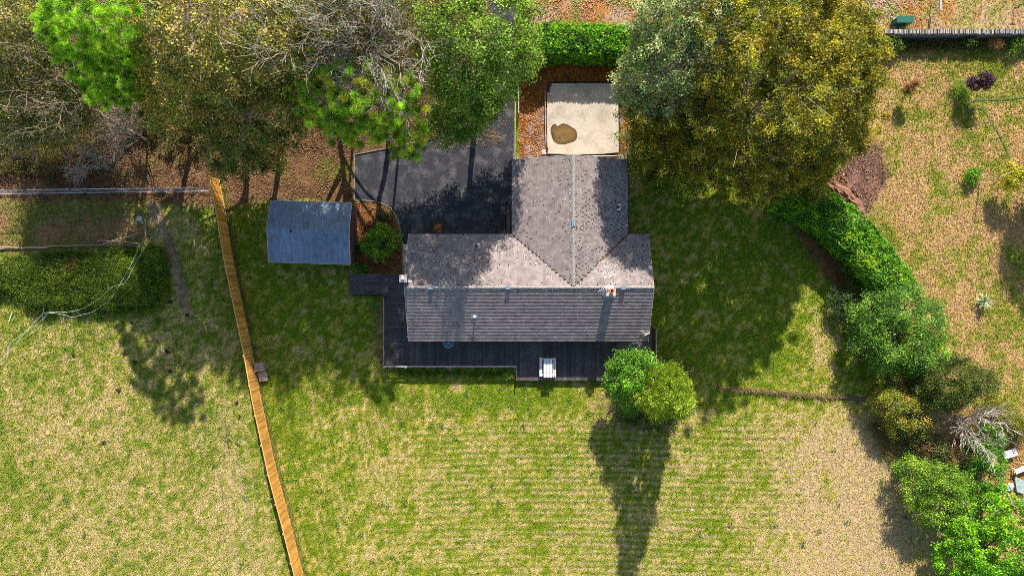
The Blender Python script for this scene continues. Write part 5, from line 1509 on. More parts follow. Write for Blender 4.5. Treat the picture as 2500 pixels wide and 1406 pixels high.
# front garden: round-leaved tree and conifer
tree('garden_tree', 'rounded bright green tree at the deck corner in front of the house', 'tree', (1523, 908),
     [(1516, 890, 4.2, .9), (1548, 880, 4.6, .85), (1585, 892, 4.6, .8), (1568, 872, 4.2, .5), (1503, 925, 3.8, .75), (1500, 955, 3, .65), (1526, 985, 2.8, .75), (1545, 925, 4.8, 1.0), (1494, 903, 3.4, .5), (1540, 1000, 2.2, .5), (1518, 940, 3.6, .8)],
     [(.08, .18, .012), (.065, .15, .012), (.11, .22, .016), (.05, .11, .01)], M_BARKT, 204, leaf=(.09, .15), clusters=13, per=26, sig=.17, twig=.1, trunk_r=.12, up=.5)
def conifer(name, label, base_px, hgt, r0, cols, seed, n=52000):
    rng = np.random.default_rng(seed); B = G(*base_px); root = empty(name, B); tag(root, label, 'tree')
    m_ = MB(); m_.tube([(0, 0, 0), (0, 0, hgt * .5), (0, 0, hgt * .97)], [.2, .12, .02], 7); m_.build('trunk', M_BARKD, root)
    ncl = 1500; z = hgt * (1 - rng.random(ncl) ** .62) * .97 + .25; a = rng.uniform(0, 2 * math.pi, ncl)
    prof = r0 * np.clip(1.04 - (z / hgt) ** 1.25, 0, 1) ** .8 * np.clip(z / 1.4, .55, 1)
    rad = prof * (.42 + 1.05 * fbm(a * 6 + 40, z * 5, 4, 2, 2.)) * rng.uniform(.8, 1.05, ncl)
    c = np.stack([rad * np.cos(a), rad * np.sin(a), z], -1)
    out = np.stack([np.cos(a), np.sin(a), np.full(ncl, .75)], -1); out /= np.linalg.norm(out, axis=1, keepdims=True)
    per = n // ncl; idx = np.repeat(np.arange(ncl), per); N = len(idx)
    d = out[idx] + rng.normal(0, .45, (N, 3)); d /= np.linalg.norm(d, axis=1, keepdims=True); L = rng.uniform(.10, .22, N)
    p = c[idx] + out[idx] * rng.uniform(-.2, .2, (N, 1)) + rng.normal(0, .09, (N, 3))
    sd = np.cross(d, rng.normal(size=(N, 3))); sd /= np.linalg.norm(sd, axis=1, keepdims=True) + 1e-9; wv = sd * (L * .17)[:, None]
    V = np.stack([p, p + d * L[:, None] * .5 + wv, p + d * L[:, None], p + d * L[:, None] * .5 - wv], 1).reshape(-1, 3)
    cc = np.array(cols)[rng.integers(0, len(cols), ncl)][idx] * (.6 + 2.2 * rng.random((N, 1)) ** 1.4)
    m_ = MB(); m_.add(V, np.arange(N * 4).reshape(N, 4), np.repeat(cc, 4, axis=0)); m_.build('crown', M_LEAF, root, col=True)
    return root
conifer('conifer_tree', 'tall yellow-green conifer casting a long pointed shadow on the lawn', (1588, 935), 11.4, 2.35, [(.215, .30, .02), (.18, .26, .018), (.26, .33, .03), (.13, .19, .014)], 205)
tree('garden_shrub', 'low dark shrubs under the conifer on the lawn side', 'shrub', (1555, 1000),
     [(1530, 1015, .6, .7), (1570, 1025, .7, .8), (1610, 1030, .7, .8), (1640, 1010, .6, .6)], [(.07, .08, .015), (.09, .09, .02), (.06, .09, .015)], M_BARKD, 206, leaf=(.07, .12), clusters=12, per=16, sig=.2, trunk_r=.05, twig=.3)
tree('garden_shrub', 'small olive shrub at the conifer\'s east side near the brown fence', 'shrub', (1640, 905),
     [(1625, 880, .8, .6), (1650, 910, .7, .6), (1665, 930, .5, .5)], [(.10, .12, .015), (.12, .13, .02)], M_BARKD, 207, leaf=(.07, .12), clusters=12, per=14, sig=.2, trunk_r=.04, twig=.3)

# flower bed shrubs
tree('round_shrub', 'round clipped bright green shrub in the leafy bed by the shed', 'shrub', (928, 590),
     [(912, 600, .8, .95), (945, 585, .85, .95), (928, 612, .7, .85), (930, 570, .8, .8), (928, 592, 1.0, 1.1)], [(.11, .20, .012), (.085, .17, .012), (.14, .22, .015), (.06, .11, .01)], M_BARKD, 210, leaf=(.07, .12), clusters=28, per=20, sig=.11, trunk_r=.08, twig=.05)
tree('round_shrub', 'small dark green shrub near the driveway kerb in the leafy bed', 'shrub', (938, 529), [(938, 528, .35, .5)], [(.02, .04, .012), (.03, .055, .015)], M_BARKD, 211, leaf=(.05, .09), clusters=60, per=16, sig=.09, trunk_r=.04, twig=.05)
tree('round_shrub', 'small dark green shrub against the shed wall in the leafy bed', 'shrub', (874, 606), [(874, 605, .35, .38)], [(.02, .045, .012), (.03, .06, .015)], M_BARKD, 212, leaf=(.05, .09), clusters=60, per=16, sig=.08, trunk_r=.04, twig=.05)
tree('round_shrub', 'loose green plant at the bottom left corner of the leafy bed', 'shrub', (876, 660), [(876, 660, .2, .35), (888, 655, .2, .25)], [(.05, .13, .012)], M_BARKD, 213, leaf=(.08, .13), clusters=40, per=8, sig=.12, trunk_r=.03, twig=.05)

# hedges
hedge('laurel_hedge', 'bright green clipped hedge above the concrete base', [(1312, 152), (1302, 120), (1330, 118), (1420, 121), (1550, 126)], 2.5, 2.5, P_LAUREL, 301, leaf=(.12, .2), dens=270, bulge=.14)
hedge('laurel_hedge', 'long diagonal laurel hedge running from the golden-olive tree down to the right', [(1890, 478), (1960, 508), (2040, 565), (2098, 630), (2155, 705)], 3.1, 2.7, [(.07, .18, .014), (.10, .25, .014), (.15, .31, .014), (.21, .34, .014)], 302, leaf=(.12, .2), dens=270, bulge=.3)

# shrubs of the boundary, top to bottom
S_G = None
tree('boundary_shrub', 'dark blue-green bushy shrub below the diagonal laurel hedge', 'shrub', (2165, 800),
     [(2130, 770, 2, 1.7), (2190, 755, 2.6, 1.9), (2245, 785, 2.6, 1.7), (2120, 830, 1.8, 1.4), (2180, 830, 2.6, 2.0), (2240, 850, 2.4, 1.8), (2170, 880, 1.7, 1.3), (2200, 720, 2.0, 1.2)],
     [(.065, .135, .018), (.085, .165, .02), (.05, .11, .016), (.12, .20, .025)], M_BARKD, 310, leaf=(.09, .16), clusters=11, per=22, sig=.24, trunk_r=.12, twig=.15)
tree('boundary_shrub', 'small bright green laurel tucked right of the dark blue-green shrub', 'shrub', (2270, 865), [(2285, 862, 1.8, .9), (2300, 890, 1.5, .7)], P_LAURELY, M_BARKD, 311, leaf=(.11, .18), clusters=20, per=18, sig=.14, trunk_r=.06, twig=.1)
tree('boundary_shrub', 'dark olive yew-like bush pointing right toward the dry field', 'shrub', (2310, 930),
     [(2300, 925, 2.6, 2.0), (2350, 925, 3.0, 1.6), (2395, 932, 3.0, 1.0), (2420, 938, 3.0, .6), (2260, 950, 1.8, 1.5), (2330, 965, 1.8, 1.2), (2250, 900, 1.5, 1.3)],
     [(.055, .075, .012), (.075, .095, .014), (.04, .06, .01)], M_BARKD, 312, leaf=(.07, .13), clusters=14, per=24, sig=.2, trunk_r=.12, twig=.1)
tree('boundary_shrub', 'yellow-green and orange tinted shrub at the end of the low bank', 'shrub', (2180, 1000),
     [(2180, 985, 1.7, 1.3), (2220, 1005, 1.8, 1.3), (2240, 1040, 1.4, 1.0), (2150, 985, 1.1, .8), (2190, 1035, 1.0, .9)], [(.20, .20, .02), (.15, .17, .02), (.11, .14, .02), (.28, .19, .03)], M_BARKT, 313, leaf=(.08, .13), clusters=15, per=14, sig=.2, trunk_r=.08, twig=.5)
bare('bare_bush', 'pale dead leafless bush among the boundary shrubs', 'bush', (2330, 1010), (2400, 1050), 2.4, 1.9, 314, M_BARKP, 10, 2, .08, kids=(8, 6), fine=.011, curl=.08)
tree('boundary_shrub', 'low dark tangled shrubs below the dead bush', 'shrub', (2270, 1095),
     [(2250, 1085, 1.0, 1.1), (2300, 1110, 1.0, 1.3), (2340, 1130, 1.2, 1.2), (2220, 1080, .7, .8), (2370, 1080, .8, 1.0)], [(.05, .07, .018), (.07, .09, .02), (.10, .06, .025)], M_BARKD, 315, leaf=(.08, .13), clusters=9, per=14, sig=.26, trunk_r=.07, twig=.4)
tree('boundary_shrub', 'lime green leafy shrub bulging over the dry lawn', 'shrub', (2280, 1180),
     [(2220, 1150, 1.7, 1.2), (2270, 1165, 2.2, 1.5), (2240, 1200, 2.0, 1.2), (2310, 1190, 2.3, 1.5), (2290, 1235, 2.2, 1.4), (2260, 1250, 1.5, 1.0), (2340, 1240, 1.8, 1.3)], [(.12, .20, .014), (.09, .165, .012), (.16, .235, .018), (.06, .12, .012)], M_BARKT, 316, leaf=(.08, .14), clusters=14, per=18, sig=.2, trunk_r=.08, twig=.35)
tree('boundary_shrub', 'mid green shrub beside the white slatted benches', 'shrub', (2400, 1130),
     [(2385, 1105, 1.8, 1.1), (2415, 1122, 2.0, 1.1), (2420, 1175, 1.8, 1.1), (2380, 1160, 1.5, 1.2), (2420, 1075, 1.5, 1.0)], [(.06, .15, .014), (.08, .18, .014), (.045, .115, .012), (.11, .21, .015)], M_BARKD, 317, leaf=(.09, .15), clusters=14, per=20, sig=.18, trunk_r=.08, twig=.1)
tree('boundary_shrub', 'large bright green laurel mass in the bottom right corner', 'shrub', (2390, 1320),
     [(2350, 1300, 2.6, 1.6), (2410, 1265, 3.0, 1.8), (2470, 1275, 3.0, 1.9), (2335, 1370, 2.5, 1.6), (2410, 1345, 3.2, 2.1), (2480, 1350, 3.2, 2.1), (2400, 1410, 2.8, 2.0), (2470, 1420, 3, 2.0), (2340, 1425, 2.3, 1.5)], P_LAUREL + P_LAURELY[:1], M_BARKD, 318, gain=1.2, leaf=(.13, .22), clusters=13, per=20, sig=.18, trunk_r=.14, twig=.05, aspect=.5)
tree('boundary_shrub', 'low olive ground shrub right of the dead bush', 'shrub', (2425, 1010),
     [(2420, 990, .7, 1.0), (2455, 1010, .7, 1.1), (2475, 1040, .6, 1.0), (2440, 1040, .5, .9)], [(.13, .15, .015), (.17, .16, .02), (.10, .12, .015)], M_BARKD, 319, leaf=(.07, .12), clusters=14, per=12, sig=.22, trunk_r=.05, twig=.3)
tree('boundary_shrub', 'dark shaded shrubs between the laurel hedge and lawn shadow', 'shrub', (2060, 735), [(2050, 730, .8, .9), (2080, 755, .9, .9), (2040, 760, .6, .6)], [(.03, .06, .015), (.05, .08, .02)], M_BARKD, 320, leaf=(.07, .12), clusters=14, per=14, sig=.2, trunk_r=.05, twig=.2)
# trees standing just outside the right frame edge whose shade falls on the field
tree('field_tree', 'tree just outside the right edge shading the dry field', 'tree', (2545, 395), [(2640, 370, 4.5, 2.0), (2680, 400, 5, 2.2), (2660, 330, 5, 1.8), (2700, 360, 5.5, 2.0)], P_AUTG, M_BARKD, 321, leaf=(.12, .2), clusters=6, per=14, sig=.3, trunk_r=.15, twig=.1)

# saplings in the field
tree('sapling', 'purple-leaved sapling in the dry grass near the stone wall', 'sapling', (2362, 236),
     [(2378, 208, 1.5, .42), (2398, 192, 1.7, .5), (2415, 197, 1.7, .42), (2372, 200, 1.4, .3), (2405, 206, 1.5, .4)], [(.035, .012, .03), (.05, .015, .04), (.025, .01, .02)], M_BARKD, 330, leaf=(.08, .14), clusters=40, per=14, sig=.1, trunk_r=.03, twig=.2)
tree('sapling', 'thin reddish-brown sapling left of the purple-leaved one', 'sapling', (2208, 235),
     [(2222, 214, 1.4, .36), (2236, 203, 1.6, .26), (2214, 222, 1.1, .3)], [(.22, .07, .025), (.15, .07, .025), (.12, .10, .02)], M_BARKD, 331, leaf=(.05, .09), clusters=40, per=8, sig=.12, trunk_r=.025, twig=.5)
tree('sapling', 'yellow-leaved sapling at the right edge near the washing line post', 'sapling', (2438, 448),
     [(2470, 425, 1.8, .6), (2485, 440, 1.9, .7), (2462, 448, 1.5, .5), (2465, 405, 1.9, .3), (2500, 425, 2, .6)], [(.33, .30, .015), (.26, .26, .015), (.2, .2, .015)], M_BARKD, 332, leaf=(.08, .14), clusters=26, per=8, sig=.14, trunk_r=.03, twig=.4, gaps=.2)
tree('garden_shrub', 'small green bush at the foot of the washing line post', 'shrub', (2376, 432), [(2374, 430, .4, .5), (2384, 425, .4, .4), (2368, 442, .3, .35), (2378, 418, .3, .35)], [(.09, .19, .012), (.12, .22, .015), (.06, .13, .012)], M_BARKD, 333, leaf=(.08, .13), clusters=30, per=9, sig=.14, trunk_r=.03, twig=.1)
tree('garden_shrub', 'low green bush beside the foot of the purple-leaved sapling', 'shrub', (2350, 215), [(2348, 208, .25, .55), (2340, 225, .2, .45), (2352, 235, .2, .4)], [(.10, .19, .012), (.13, .2, .015)], M_BARKD, 334, leaf=(.07, .12), clusters=20, per=8, sig=.2, trunk_r=.03, twig=.1)
# washing line post
wp = empty('washing_line_post', G(2391, 441)); tag(wp, 'grey T-shaped washing line post standing in the dry field', 'post')
k = MB(); k.tube([(0, 0, 0), (0, 0, 2.3)], .035, 8); k.build('shaft', M_GREYW, wp)
k = MB(); k.tube([(-.05, -.05, 2.26), (1.1, .35, 2.3)], .025, 6); k.build('crossbar', M_GREYW, wp)
k = MB(); k.tube([(0, .0, 2.2), (1.6, .42, .05)], .02, 6); k.build('stay', M_RAILD, wp)
# spiky cordyline
yu = empty('spiky_plant', G(2393, 737)); tag(yu, 'spiky rosette plant with long narrow leaves in the dry field', 'plant')
yrng = random.Random(3)
leaf_m = MB(); leaf_m.add([(0, -.03, .1), (0, .03, .1), (.4, .038, .55), (.4, -.038, .55), (.82, 0, .52)], np.array([[0, 1, 2, 3]]), (.2, .3, .08)); leaf_m.F.append(np.array([[3, 2, 4]]))
lp = None
for q in range(64):
    if lp is None: lp = leaf_m.build('leaf', mat('spiky_leaf', (.36, .42, .2), .5, .25, 4, rand=.35), yu); o = lp
    else: o = copy_part(lp, yu)
    o.rotation_euler = (0, yrng.uniform(-.7, .35), yrng.uniform(0, 6.28)); s_ = yrng.uniform(.7, 1.1); o.scale = (s_, s_, s_)
k = MB(); k.cyl(0, 0, 0, .25, .07, .06, 8); k.build('stem', M_BARKD, yu)
# green garden hose
hp = [(2560, 233), (2500, 238), (2460, 243), (2425, 244), (2385, 245), (2368, 250), (2364, 262), (2367, 274), (2373, 274), (2382, 266), (2393, 265), (2404, 273), (2420, 298), (2440, 330), (2455, 362), (2467, 392), (2473, 405)]
def smooth_path(P, n=6):
    P = [np.array(p, float) for p in P]; out = []
    for i in range(len(P) - 1):
        p0, p1, p2, p3 = P[max(i - 1, 0)], P[i], P[i + 1], P[min(i + 2, len(P) - 1)]
        for q in range(n):
            t = q / n; out.append(.5 * (2 * p1 + (p2 - p0) * t + (2 * p0 - 5 * p1 + 4 * p2 - p3) * t * t + (3 * p1 - p0 - 3 * p2 + p3) * t ** 3))
    out.append(P[-1]); return np.array(out)
k = MB(); pth = smooth_path([tuple(G(*p, .05)) for p in hp]); k.tube(pth, .02, 5)
tag(k.build('garden_hose', M_HOSE), 'thin green garden hose curving over the dry field', 'hose')

# junk at the right edge
def bench(name, px, py, L, W, rz, label):
    r_ = empty(name, G(px, py), rz); tag(r_, label, 'bench')
    for q in range(5):
        y0 = -W / 2 + q * W / 5; k = MB(); k.box(-L / 2, L / 2, y0 + .012, y0 + W / 5 - .012, .42, .45); k.build('slat', M_WHITE, r_)
    for x_ in (-L / 2 + .1, L / 2 - .1):
        k = MB(); k.box(x_ - .03, x_ + .03, -W / 2, W / 2, .36, .42); k.build('bearer', M_WHITE, r_)
        for y_ in (-W / 2 + .05, W / 2 - .05): k = MB(); k.box(x_ - .028, x_ + .028, y_ - .028, y_ + .028, 0, .36); k.build('leg', M_WHITE, r_)
bench('slatted_bench', 2457, 1104, 1.15, .62, .30, 'upper white slatted bench among fallen orange leaves at the right edge')
bench('slatted_bench', 2486, 1141, 1.2, .42, .42, 'lower white slatted bench cut by the right picture edge')
rng = np.random.default_rng(40)
bm = bmesh.new(); bmesh.ops.create_icosphere(bm, subdivisions=3, radius=.3)
for v_ in bm.verts:
    f_ = 1 + .28 * math.sin(v_.co.x * 17 + v_.co.y * 9) * math.cos(v_.co.z * 14 + v_.co.y * 11) + rng.normal(0, .05)
    v_.co = Vector((v_.co.x * f_ * .8, v_.co.y * f_ * 1.1, max(0, v_.co.z * f_ * .6 + .16)))
me = bpy.data.meshes.new('plastic_bag'); bm.to_mesh(me); bm.free(); me.materials.append(mat('bag_plastic', (.6, .62, .72), .35, .3, 5, .6, stain=(.05, .05, .07), stain_scale=4, stain_amt=.9))
o = link('plastic_bag', me); o.location = G(2463, 1187); tag(o, 'crumpled white plastic bag beside the bright laurel at the right edge', 'bag')
k = MB(); k.hexa([(-.35, -.5, 0), (.3, -.7, 0), (.5, .3, 0), (-.5, .75, 0)], [(-.35, -.5, .25), (.3, -.7, .25), (.5, .3, .2), (-.5, .75, .2)]); o = k.build('grey_board', mat('grey_green_board', (.3, .36, .33), .6, .2, 4)); o.location = G(2488, 1183)
tag(o, 'grey-green sheet of board lying below the lower white bench', 'board')
k = MB(); k.hexa([(-.5, -.35, 0), (.5, -.2, 0), (.6, .25, 0), (-.4, .15, 0)], [(-.5, -.35, .3), (.5, -.2, .3), (.6, .25, .3), (-.4, .15, .3)]); o = k.build('timber_slab', M_GREYW); o.location = G(2490, 1222)
tag(o, 'pale timber slab lying at the right edge below the grey-green board', 'board')
es = empty('stone_edging', G(2464, 1222)); tag(es, 'row of pale edging stones below the white plastic bag', 'edging')
for q in range(7):
    k = MB(); k.hexa([(-.1, -.12, 0), (.1, -.12, 0), (.1, .12, 0), (-.1, .12, 0)], [(-.08, -.1, .18), (.08, -.1, .16), (.08, .1, .18), (-.08, .1, .17)]); o = k.build('stone', M_STONE, es); o.location = (-.25 + q * .13, .7 - q * .25, 0); o.rotation_euler = (0, 0, prng.uniform(-.4, .4))
litter('bench_leaves', [(2450, 1085), (2520, 1060), (2520, 1260), (2470, 1240), (2450, 1150)], 900, ORANGES + BROWNS, (.06, .14), seed=41)

# spoil heap at the foot of the big tree
def heap(name, px, py, r, h_, m_, seed, label, cat, sub=3, stretch=(1, 1), rz=0.0, group=None):
    rng = np.random.default_rng(seed); n = 26; V = []; F = []
    ns = 9
    for i in range(ns):
        t = i / (ns - 1)
        for j in range(n):
            a = 2 * math.pi * j / n; rr = r * t * (1 + .16 * math.sin(2 * a + seed * 1.7) + .13 * math.sin(3 * a + seed * 2.9) + .12 * math.sin(5 * a + seed * 4.1) + .08 * math.sin(9 * a + 2 * seed))
            V.append((rr * math.cos(a) * stretch[0], rr * math.sin(a) * stretch[1], h_ * max(0, math.cos(t * math.pi / 2)) * (1 + rng.normal(0, .16)) + (0 if t > .95 else rng.normal(0, .03 * h_ * 3))))
    for i in range(ns - 1):
        for j in range(n): F.append([i * n + j, i * n + (j + 1) % n, (i + 1) * n + (j + 1) % n, (i + 1) * n + j])
    k = MB(); k.add(V, F); o = k.build(name, m_); o.location = G(px, py); o.rotation_euler = (0, 0, rz)
    if label: tag(o, label, cat, group)
    return o
heap('spoil_heap', 2062, 488, 1.3, .5, M_SOIL, 3, 'long heap of crumbly brown soil beside the laurel hedge top', 'soil heap', stretch=(.8, 1.7), rz=.75)
lp_ = heap('leaf_pile', 1070, 557, .30, .16, mat('leaf_pile', (.3, .12, .03), 1, .5, 18, .8), 4, 'small oval pile of orange leaves on the driveway by the eaves', 'leaf pile', stretch=(1, 1.15))
rng = np.random.default_rng(44); pts = np.array(G(1070, 557)) + rng.normal(0, .14, (260, 3)) * [1, 1.1, 0] + [0, 0, .1]
pts[:, 2] = .19 - np.hypot(pts[:, 0] - G(1070, 557).x, pts[:, 1] - G(1070, 557).y) * .45; pts[:, 2] = np.maximum(pts[:, 2], .03)
lo = cards_obj('leaves', pts - np.array(G(1070, 557)), (.05, .1), ORANGES, 45, M_LITTER, .6, .7, lp_)
tag(lo, kind='stuff')

# dung piles on the pasture
dlab = {'a': 'dark brown dung pile on the worn pasture near the weed patch'}
D = [(415, 737, .28, 'dung pile beside the dirt path, nearest the weed patch'), (457, 769, .22, 'dung pile at the lower end of the dirt path'), (290, 953, .3, 'oval dung pile left of centre in the pasture, below the weeds'), (408, 858, .28, 'dung pile in the shaded grass right of the pasture'),
     (414, 905, .26, 'dung pile below the shaded one at the pasture edge'), (330, 884, .24, 'dung pile in the yellowed pasture below the weed patch'), (305, 862, .3, 'flat wide dung pile just below the weed patch'), (180, 868, .22, 'dung pile at the left of the pasture below the tape'), (322, 788, .15, 'very small dung pile at the weed patch edge'),
     (254, 1080, .25, 'lone crumbled dung pile in the middle of the lower pasture'), (578, 983, .24, 'dung pile next to the orange fence below the steps'), (585, 1017, .18, 'smaller dung pile below the one next to the orange fence')]
for q, (px, py, r_, lab) in enumerate(D):
    o = heap('dung_pile', px, py, r_ * .78, .10, M_DUNG, 60 + q, lab, 'dung pile', stretch=(1.15, .85), rz=q * .7, group='dark dung piles on the pasture')

# small weeds and white stones on the lawn
rng = np.random.default_rng(50)
wd = []
for q in range(130):
    u_, v_ = rng.uniform(60, 2250), rng.uniform(740, 1390)
    c_ = np.array(G(u_, v_)); n = rng.integers(8, 22); wd.append(c_ + rng.normal(0, 1, (n, 3)) * [.13, .13, .01] + [0, 0, .07])
tag(cards_obj('lawn_weeds', np.concatenate(wd), (.08, .15), [(.06, .16, .015), (.05, .13, .02), (.09, .2, .015)], 51, up=.75), kind='stuff')
for q, (px, py, r_, lab) in enumerate([(1475, 934, .12, 'small white stone at the deck corner beside the rounded green tree'), (647, 1180, .1, 'small white stone left of the lower orange fence'), (663, 1217, .09, 'lower small white stone left of the orange fence'), (1690, 1245, .12, 'white scrap lying on the lower lawn right of the pointed shadow')]):
    k = MB(); lump(k, (0, 0, 0), r_, .7, 7); o = k.build('white_stone', M_WHITE); o.location = G(px, py); tag(o, lab, 'stone')

# ------------------------------------------------------------------ low bank with dry grass, tall grass along the stone wall
rng = np.random.default_rng(70)
BP = np.array([list(G(*p)) for p in BANK]); bs = np.concatenate([[0], np.cumsum(np.linalg.norm(np.diff(BP, axis=0), axis=1))])
k = MB(); V = []; n = 60
for q in range(n):
    t = bs[-1] * q / (n - 1); c_ = np.array([np.interp(t, bs, BP[:, i]) for i in range(3)]); w_ = .22 + .08 * math.sin(q * 1.7) ; h_ = .16 + .05 * math.sin(q * 2.3)
    for dy, dz in ((.3, .0), (.12, h_ * .9), (0, h_), (-.10, h_ * .3), (-.14, 0)): V.append((c_[0], c_[1] + dy * w_ / .3 if dy > 0 else c_[1] + dy, dz + rng.normal(0, .012)))
k.add(V, [[q * 5 + i, q * 5 + i + 1, (q + 1) * 5 + i + 1, (q + 1) * 5 + i] for q in range(n - 1) for i in range(4)])
tag(k.build('low_bank', mat('bank_soil', (.12, .085, .05), 1, .4, 5, .6)), kind='structure')
def long_grass(name, P, n, h_, cols, seed, lean=(0, -.3), w_=.02, spread=.25):
    rng = np.random.default_rng(seed); P = np.array(P, float); s = np.concatenate([[0], np.cumsum(np.linalg.norm(np.diff(P, axis=0), axis=1))])
    t = rng.uniform(0, s[-1], n); c_ = np.stack([np.interp(t, s, P[:, i]) for i in range(3)], -1) + rng.normal(0, 1, (n, 3)) * [spread, spread, 0]
    an = rng.uniform(0, 6.28, n); sx = np.stack([np.cos(an), np.sin(an), 0 * an], -1) * w_
    hh = rng.uniform(.4, 1.1, n) * h_; tip = c_ + np.stack([lean[0] + rng.normal(0, .35, n) * h_, lean[1] + rng.normal(0, .35, n) * h_, hh], -1)
    V = np.stack([c_ - sx, c_ + sx, tip], 1).reshape(-1, 3); cc = np.array(cols)[rng.integers(0, len(cols), n)] * rng.uniform(.6, 1.3, (n, 1))
    m_ = MB(); m_.add(V, np.arange(n * 3).reshape(n, 3), np.repeat(cc, 3, axis=0)); return tag(m_.build(name, M_GRASS, col=True), kind='stuff')
STRAWS = [(.42, .32, .12), (.35, .28, .10), (.25, .2, .08), (.15, .14, .03)]
long_grass('dry_grass', BP[:4] + [0, .1, .08], 1700, .3, STRAWS[:2] + STRAWS, 71, lean=(.1, -.12), spread=.10)
long_grass('wall_grass', [tuple(G(2150, 112)), tuple(G(2330, 108)), tuple(G(2510, 108))], 4200, .55, STRAWS + [(.09, .12, .02), (.07, .1, .015)], 72, lean=(0, -.1), spread=.3)
long_grass('dry_grass', [tuple(G(2130, 1030)), tuple(G(2160, 1070)), tuple(G(2175, 1110))], 1300, .8, STRAWS, 73, lean=(.1, -.2), spread=.35)
long_grass('fence_grass', [tuple(G(p[0] + 6, p[1])) for p in FENCE], 3600, .28, [(.3, .25, .08), (.12, .16, .02), (.2, .2, .04)], 74, spread=.12)
long_grass('dry_grass', [tuple(G(1650, 900)), tuple(G(1690, 905))], 260, .6, STRAWS, 75, spread=.25)
long_grass('tall_grass', [tuple(G(960, 905)), tuple(G(1250, 908))], 900, .3, [(.08, .17, .015), (.06, .13, .012)], 76, spread=.18)
tree('wall_plant', 'straggling green creeper at the left end of the stone wall', 'plant', (2178, 108), [(2172, 98, .7, .5), (2185, 110, .5, .5), (2165, 115, .4, .4)], [(.06, .10, .015), (.09, .14, .02)], M_BARKD, 340, leaf=(.08, .14), clusters=24, per=9, sig=.18, trunk_r=.03, twig=.5)
tree('wall_plant', 'green bramble below the right part of the stone wall', 'plant', (2478, 112), [(2480, 105, .4, .5), (2470, 125, .3, .4), (2495, 100, .5, .5)], [(.09, .15, .015), (.13, .2, .02)], M_BARKD, 341, leaf=(.08, .13), clusters=20, per=8, sig=.2, trunk_r=.03, twig=.3)
tree('wall_plant', 'tawny dry tussock against the stone wall face', 'plant', (2425, 112), [(2428, 105, .3, .45)], [(.36, .22, .06), (.28, .17, .05)], M_BARKT, 342, leaf=(.12, .24), clusters=40, per=10, sig=.15, trunk_r=.03, twig=.1, needles=True, aspect=.12)
tree('wall_plant', 'small green creeper near the middle of the stone wall foot', 'plant', (2362, 104), [(2362, 100, .5, .4), (2370, 95, .6, .3)], [(.06, .10, .02), (.09, .13, .03)], M_BARKD, 343, leaf=(.07, .12), clusters=24, per=8, sig=.18, trunk_r=.03, twig=.3)
tree('deck_plant', 'clump of strappy green leaves on the grass beside the west deck', 'plant', (912, 742), [(912, 742, .15, .3)], [(.06, .16, .03), (.1, .2, .03)], M_BARKD, 344, leaf=(.16, .3), clusters=40, per=9, sig=.08, trunk_r=.02, twig=.1, needles=True, aspect=.15)
tree('deck_plant', 'leafy clump at the deck step corner under the balustrade', 'plant', (1240, 912), [(1240, 912, .2, .35)], [(.07, .15, .02), (.12, .17, .02)], M_BARKD, 345, leaf=(.14, .26), clusters=34, per=9, sig=.1, trunk_r=.02, twig=.1, needles=True, aspect=.18)

# ------------------------------------------------------------------ nettle bed, poles, tape
def nettles():
    rng = np.random.default_rng(80)
    poly = [(-60, 640), (60, 622), (200, 615), (330, 612), (375, 600), (412, 605), (425, 650), (415, 720), (380, 760), (300, 770), (220, 765), (160, 760), (90, 765), (20, 720), (-60, 740)]
    n = 16000; u = rng.uniform(-60, 425, n); v = rng.uniform(598, 772, n)
    k = poly_sd(u + 24 * (fbm(u, v, 40, 2, 1.) - .5), v + 24 * (fbm(u, v, 40, 2, 2.) - .5), poly) > 0
    u, v = u[k][:5200], v[k][:5200]; n = len(u)
    hgt = (0.65 + .75 * fbm(u, v, 60, 3, 3.)) * np.clip(poly_sd(u, v, poly) / 25, .45, 1)
    B = np.stack([(u - 1250) / PPM, (703 - v) / PPM, 0 * u], -1)
    m_ = MB(); tips = B + rng.normal(0, .1, (n, 3)) * [1, 1, 0] + np.stack([0 * u, 0 * u, hgt], -1)
    per = 15; f = rng.uniform(.25, 1.0, (n, per)); idx = np.repeat(np.arange(n), per); ff = f.ravel()
    c = B[idx] * (1 - ff[:, None]) + tips[idx] * ff[:, None] + rng.normal(0, .055, (n * per, 3))
    cols = np.array([(.09, .14, .01), (.11, .17, .012), (.07, .115, .01), (.15, .20, .015), (.14, .11, .03)])
    w_ = np.clip((fbm(u, v, 50, 3, 6.) - .3) * 2.2 * 4, 0, 4).astype(int)
    cc = cols[w_][idx] * rng.uniform(.4, 2.1, (n * per, 1))
    right = (u[idx] > 300)[:, None]; cc = np.where(right, cc * [1.2, 1.25, 1], cc)
    cards(m_, c, rng.uniform(.07, .13, n * per), rng, cc, .35, .5)
    tag(m_.build('nettles', M_LEAF, col=True), kind='stuff')
nettles()
poles = [((-40, 610), (168, 600), .07, M_LOG, 'pale split pole at the left end of the row above the weed bed'), ((-30, 603), (120, 607), .05, M_LOG, 'weathered pole crossing the pale split pole at the left edge'), ((165, 602), (345, 596), .06, M_LOG, 'long grey pole lying toward the white tape end'),
         ((196, 590), (342, 603), .05, M_GREENPOLE, 'mossy green pole among the fallen poles'), ((258, 595), (344, 570), .05, M_LOG, 'thin brown pole lying askew above the others'), ((245, 588), (342, 594), .06, M_LOG, 'short brown pole in the middle of the fallen poles')]
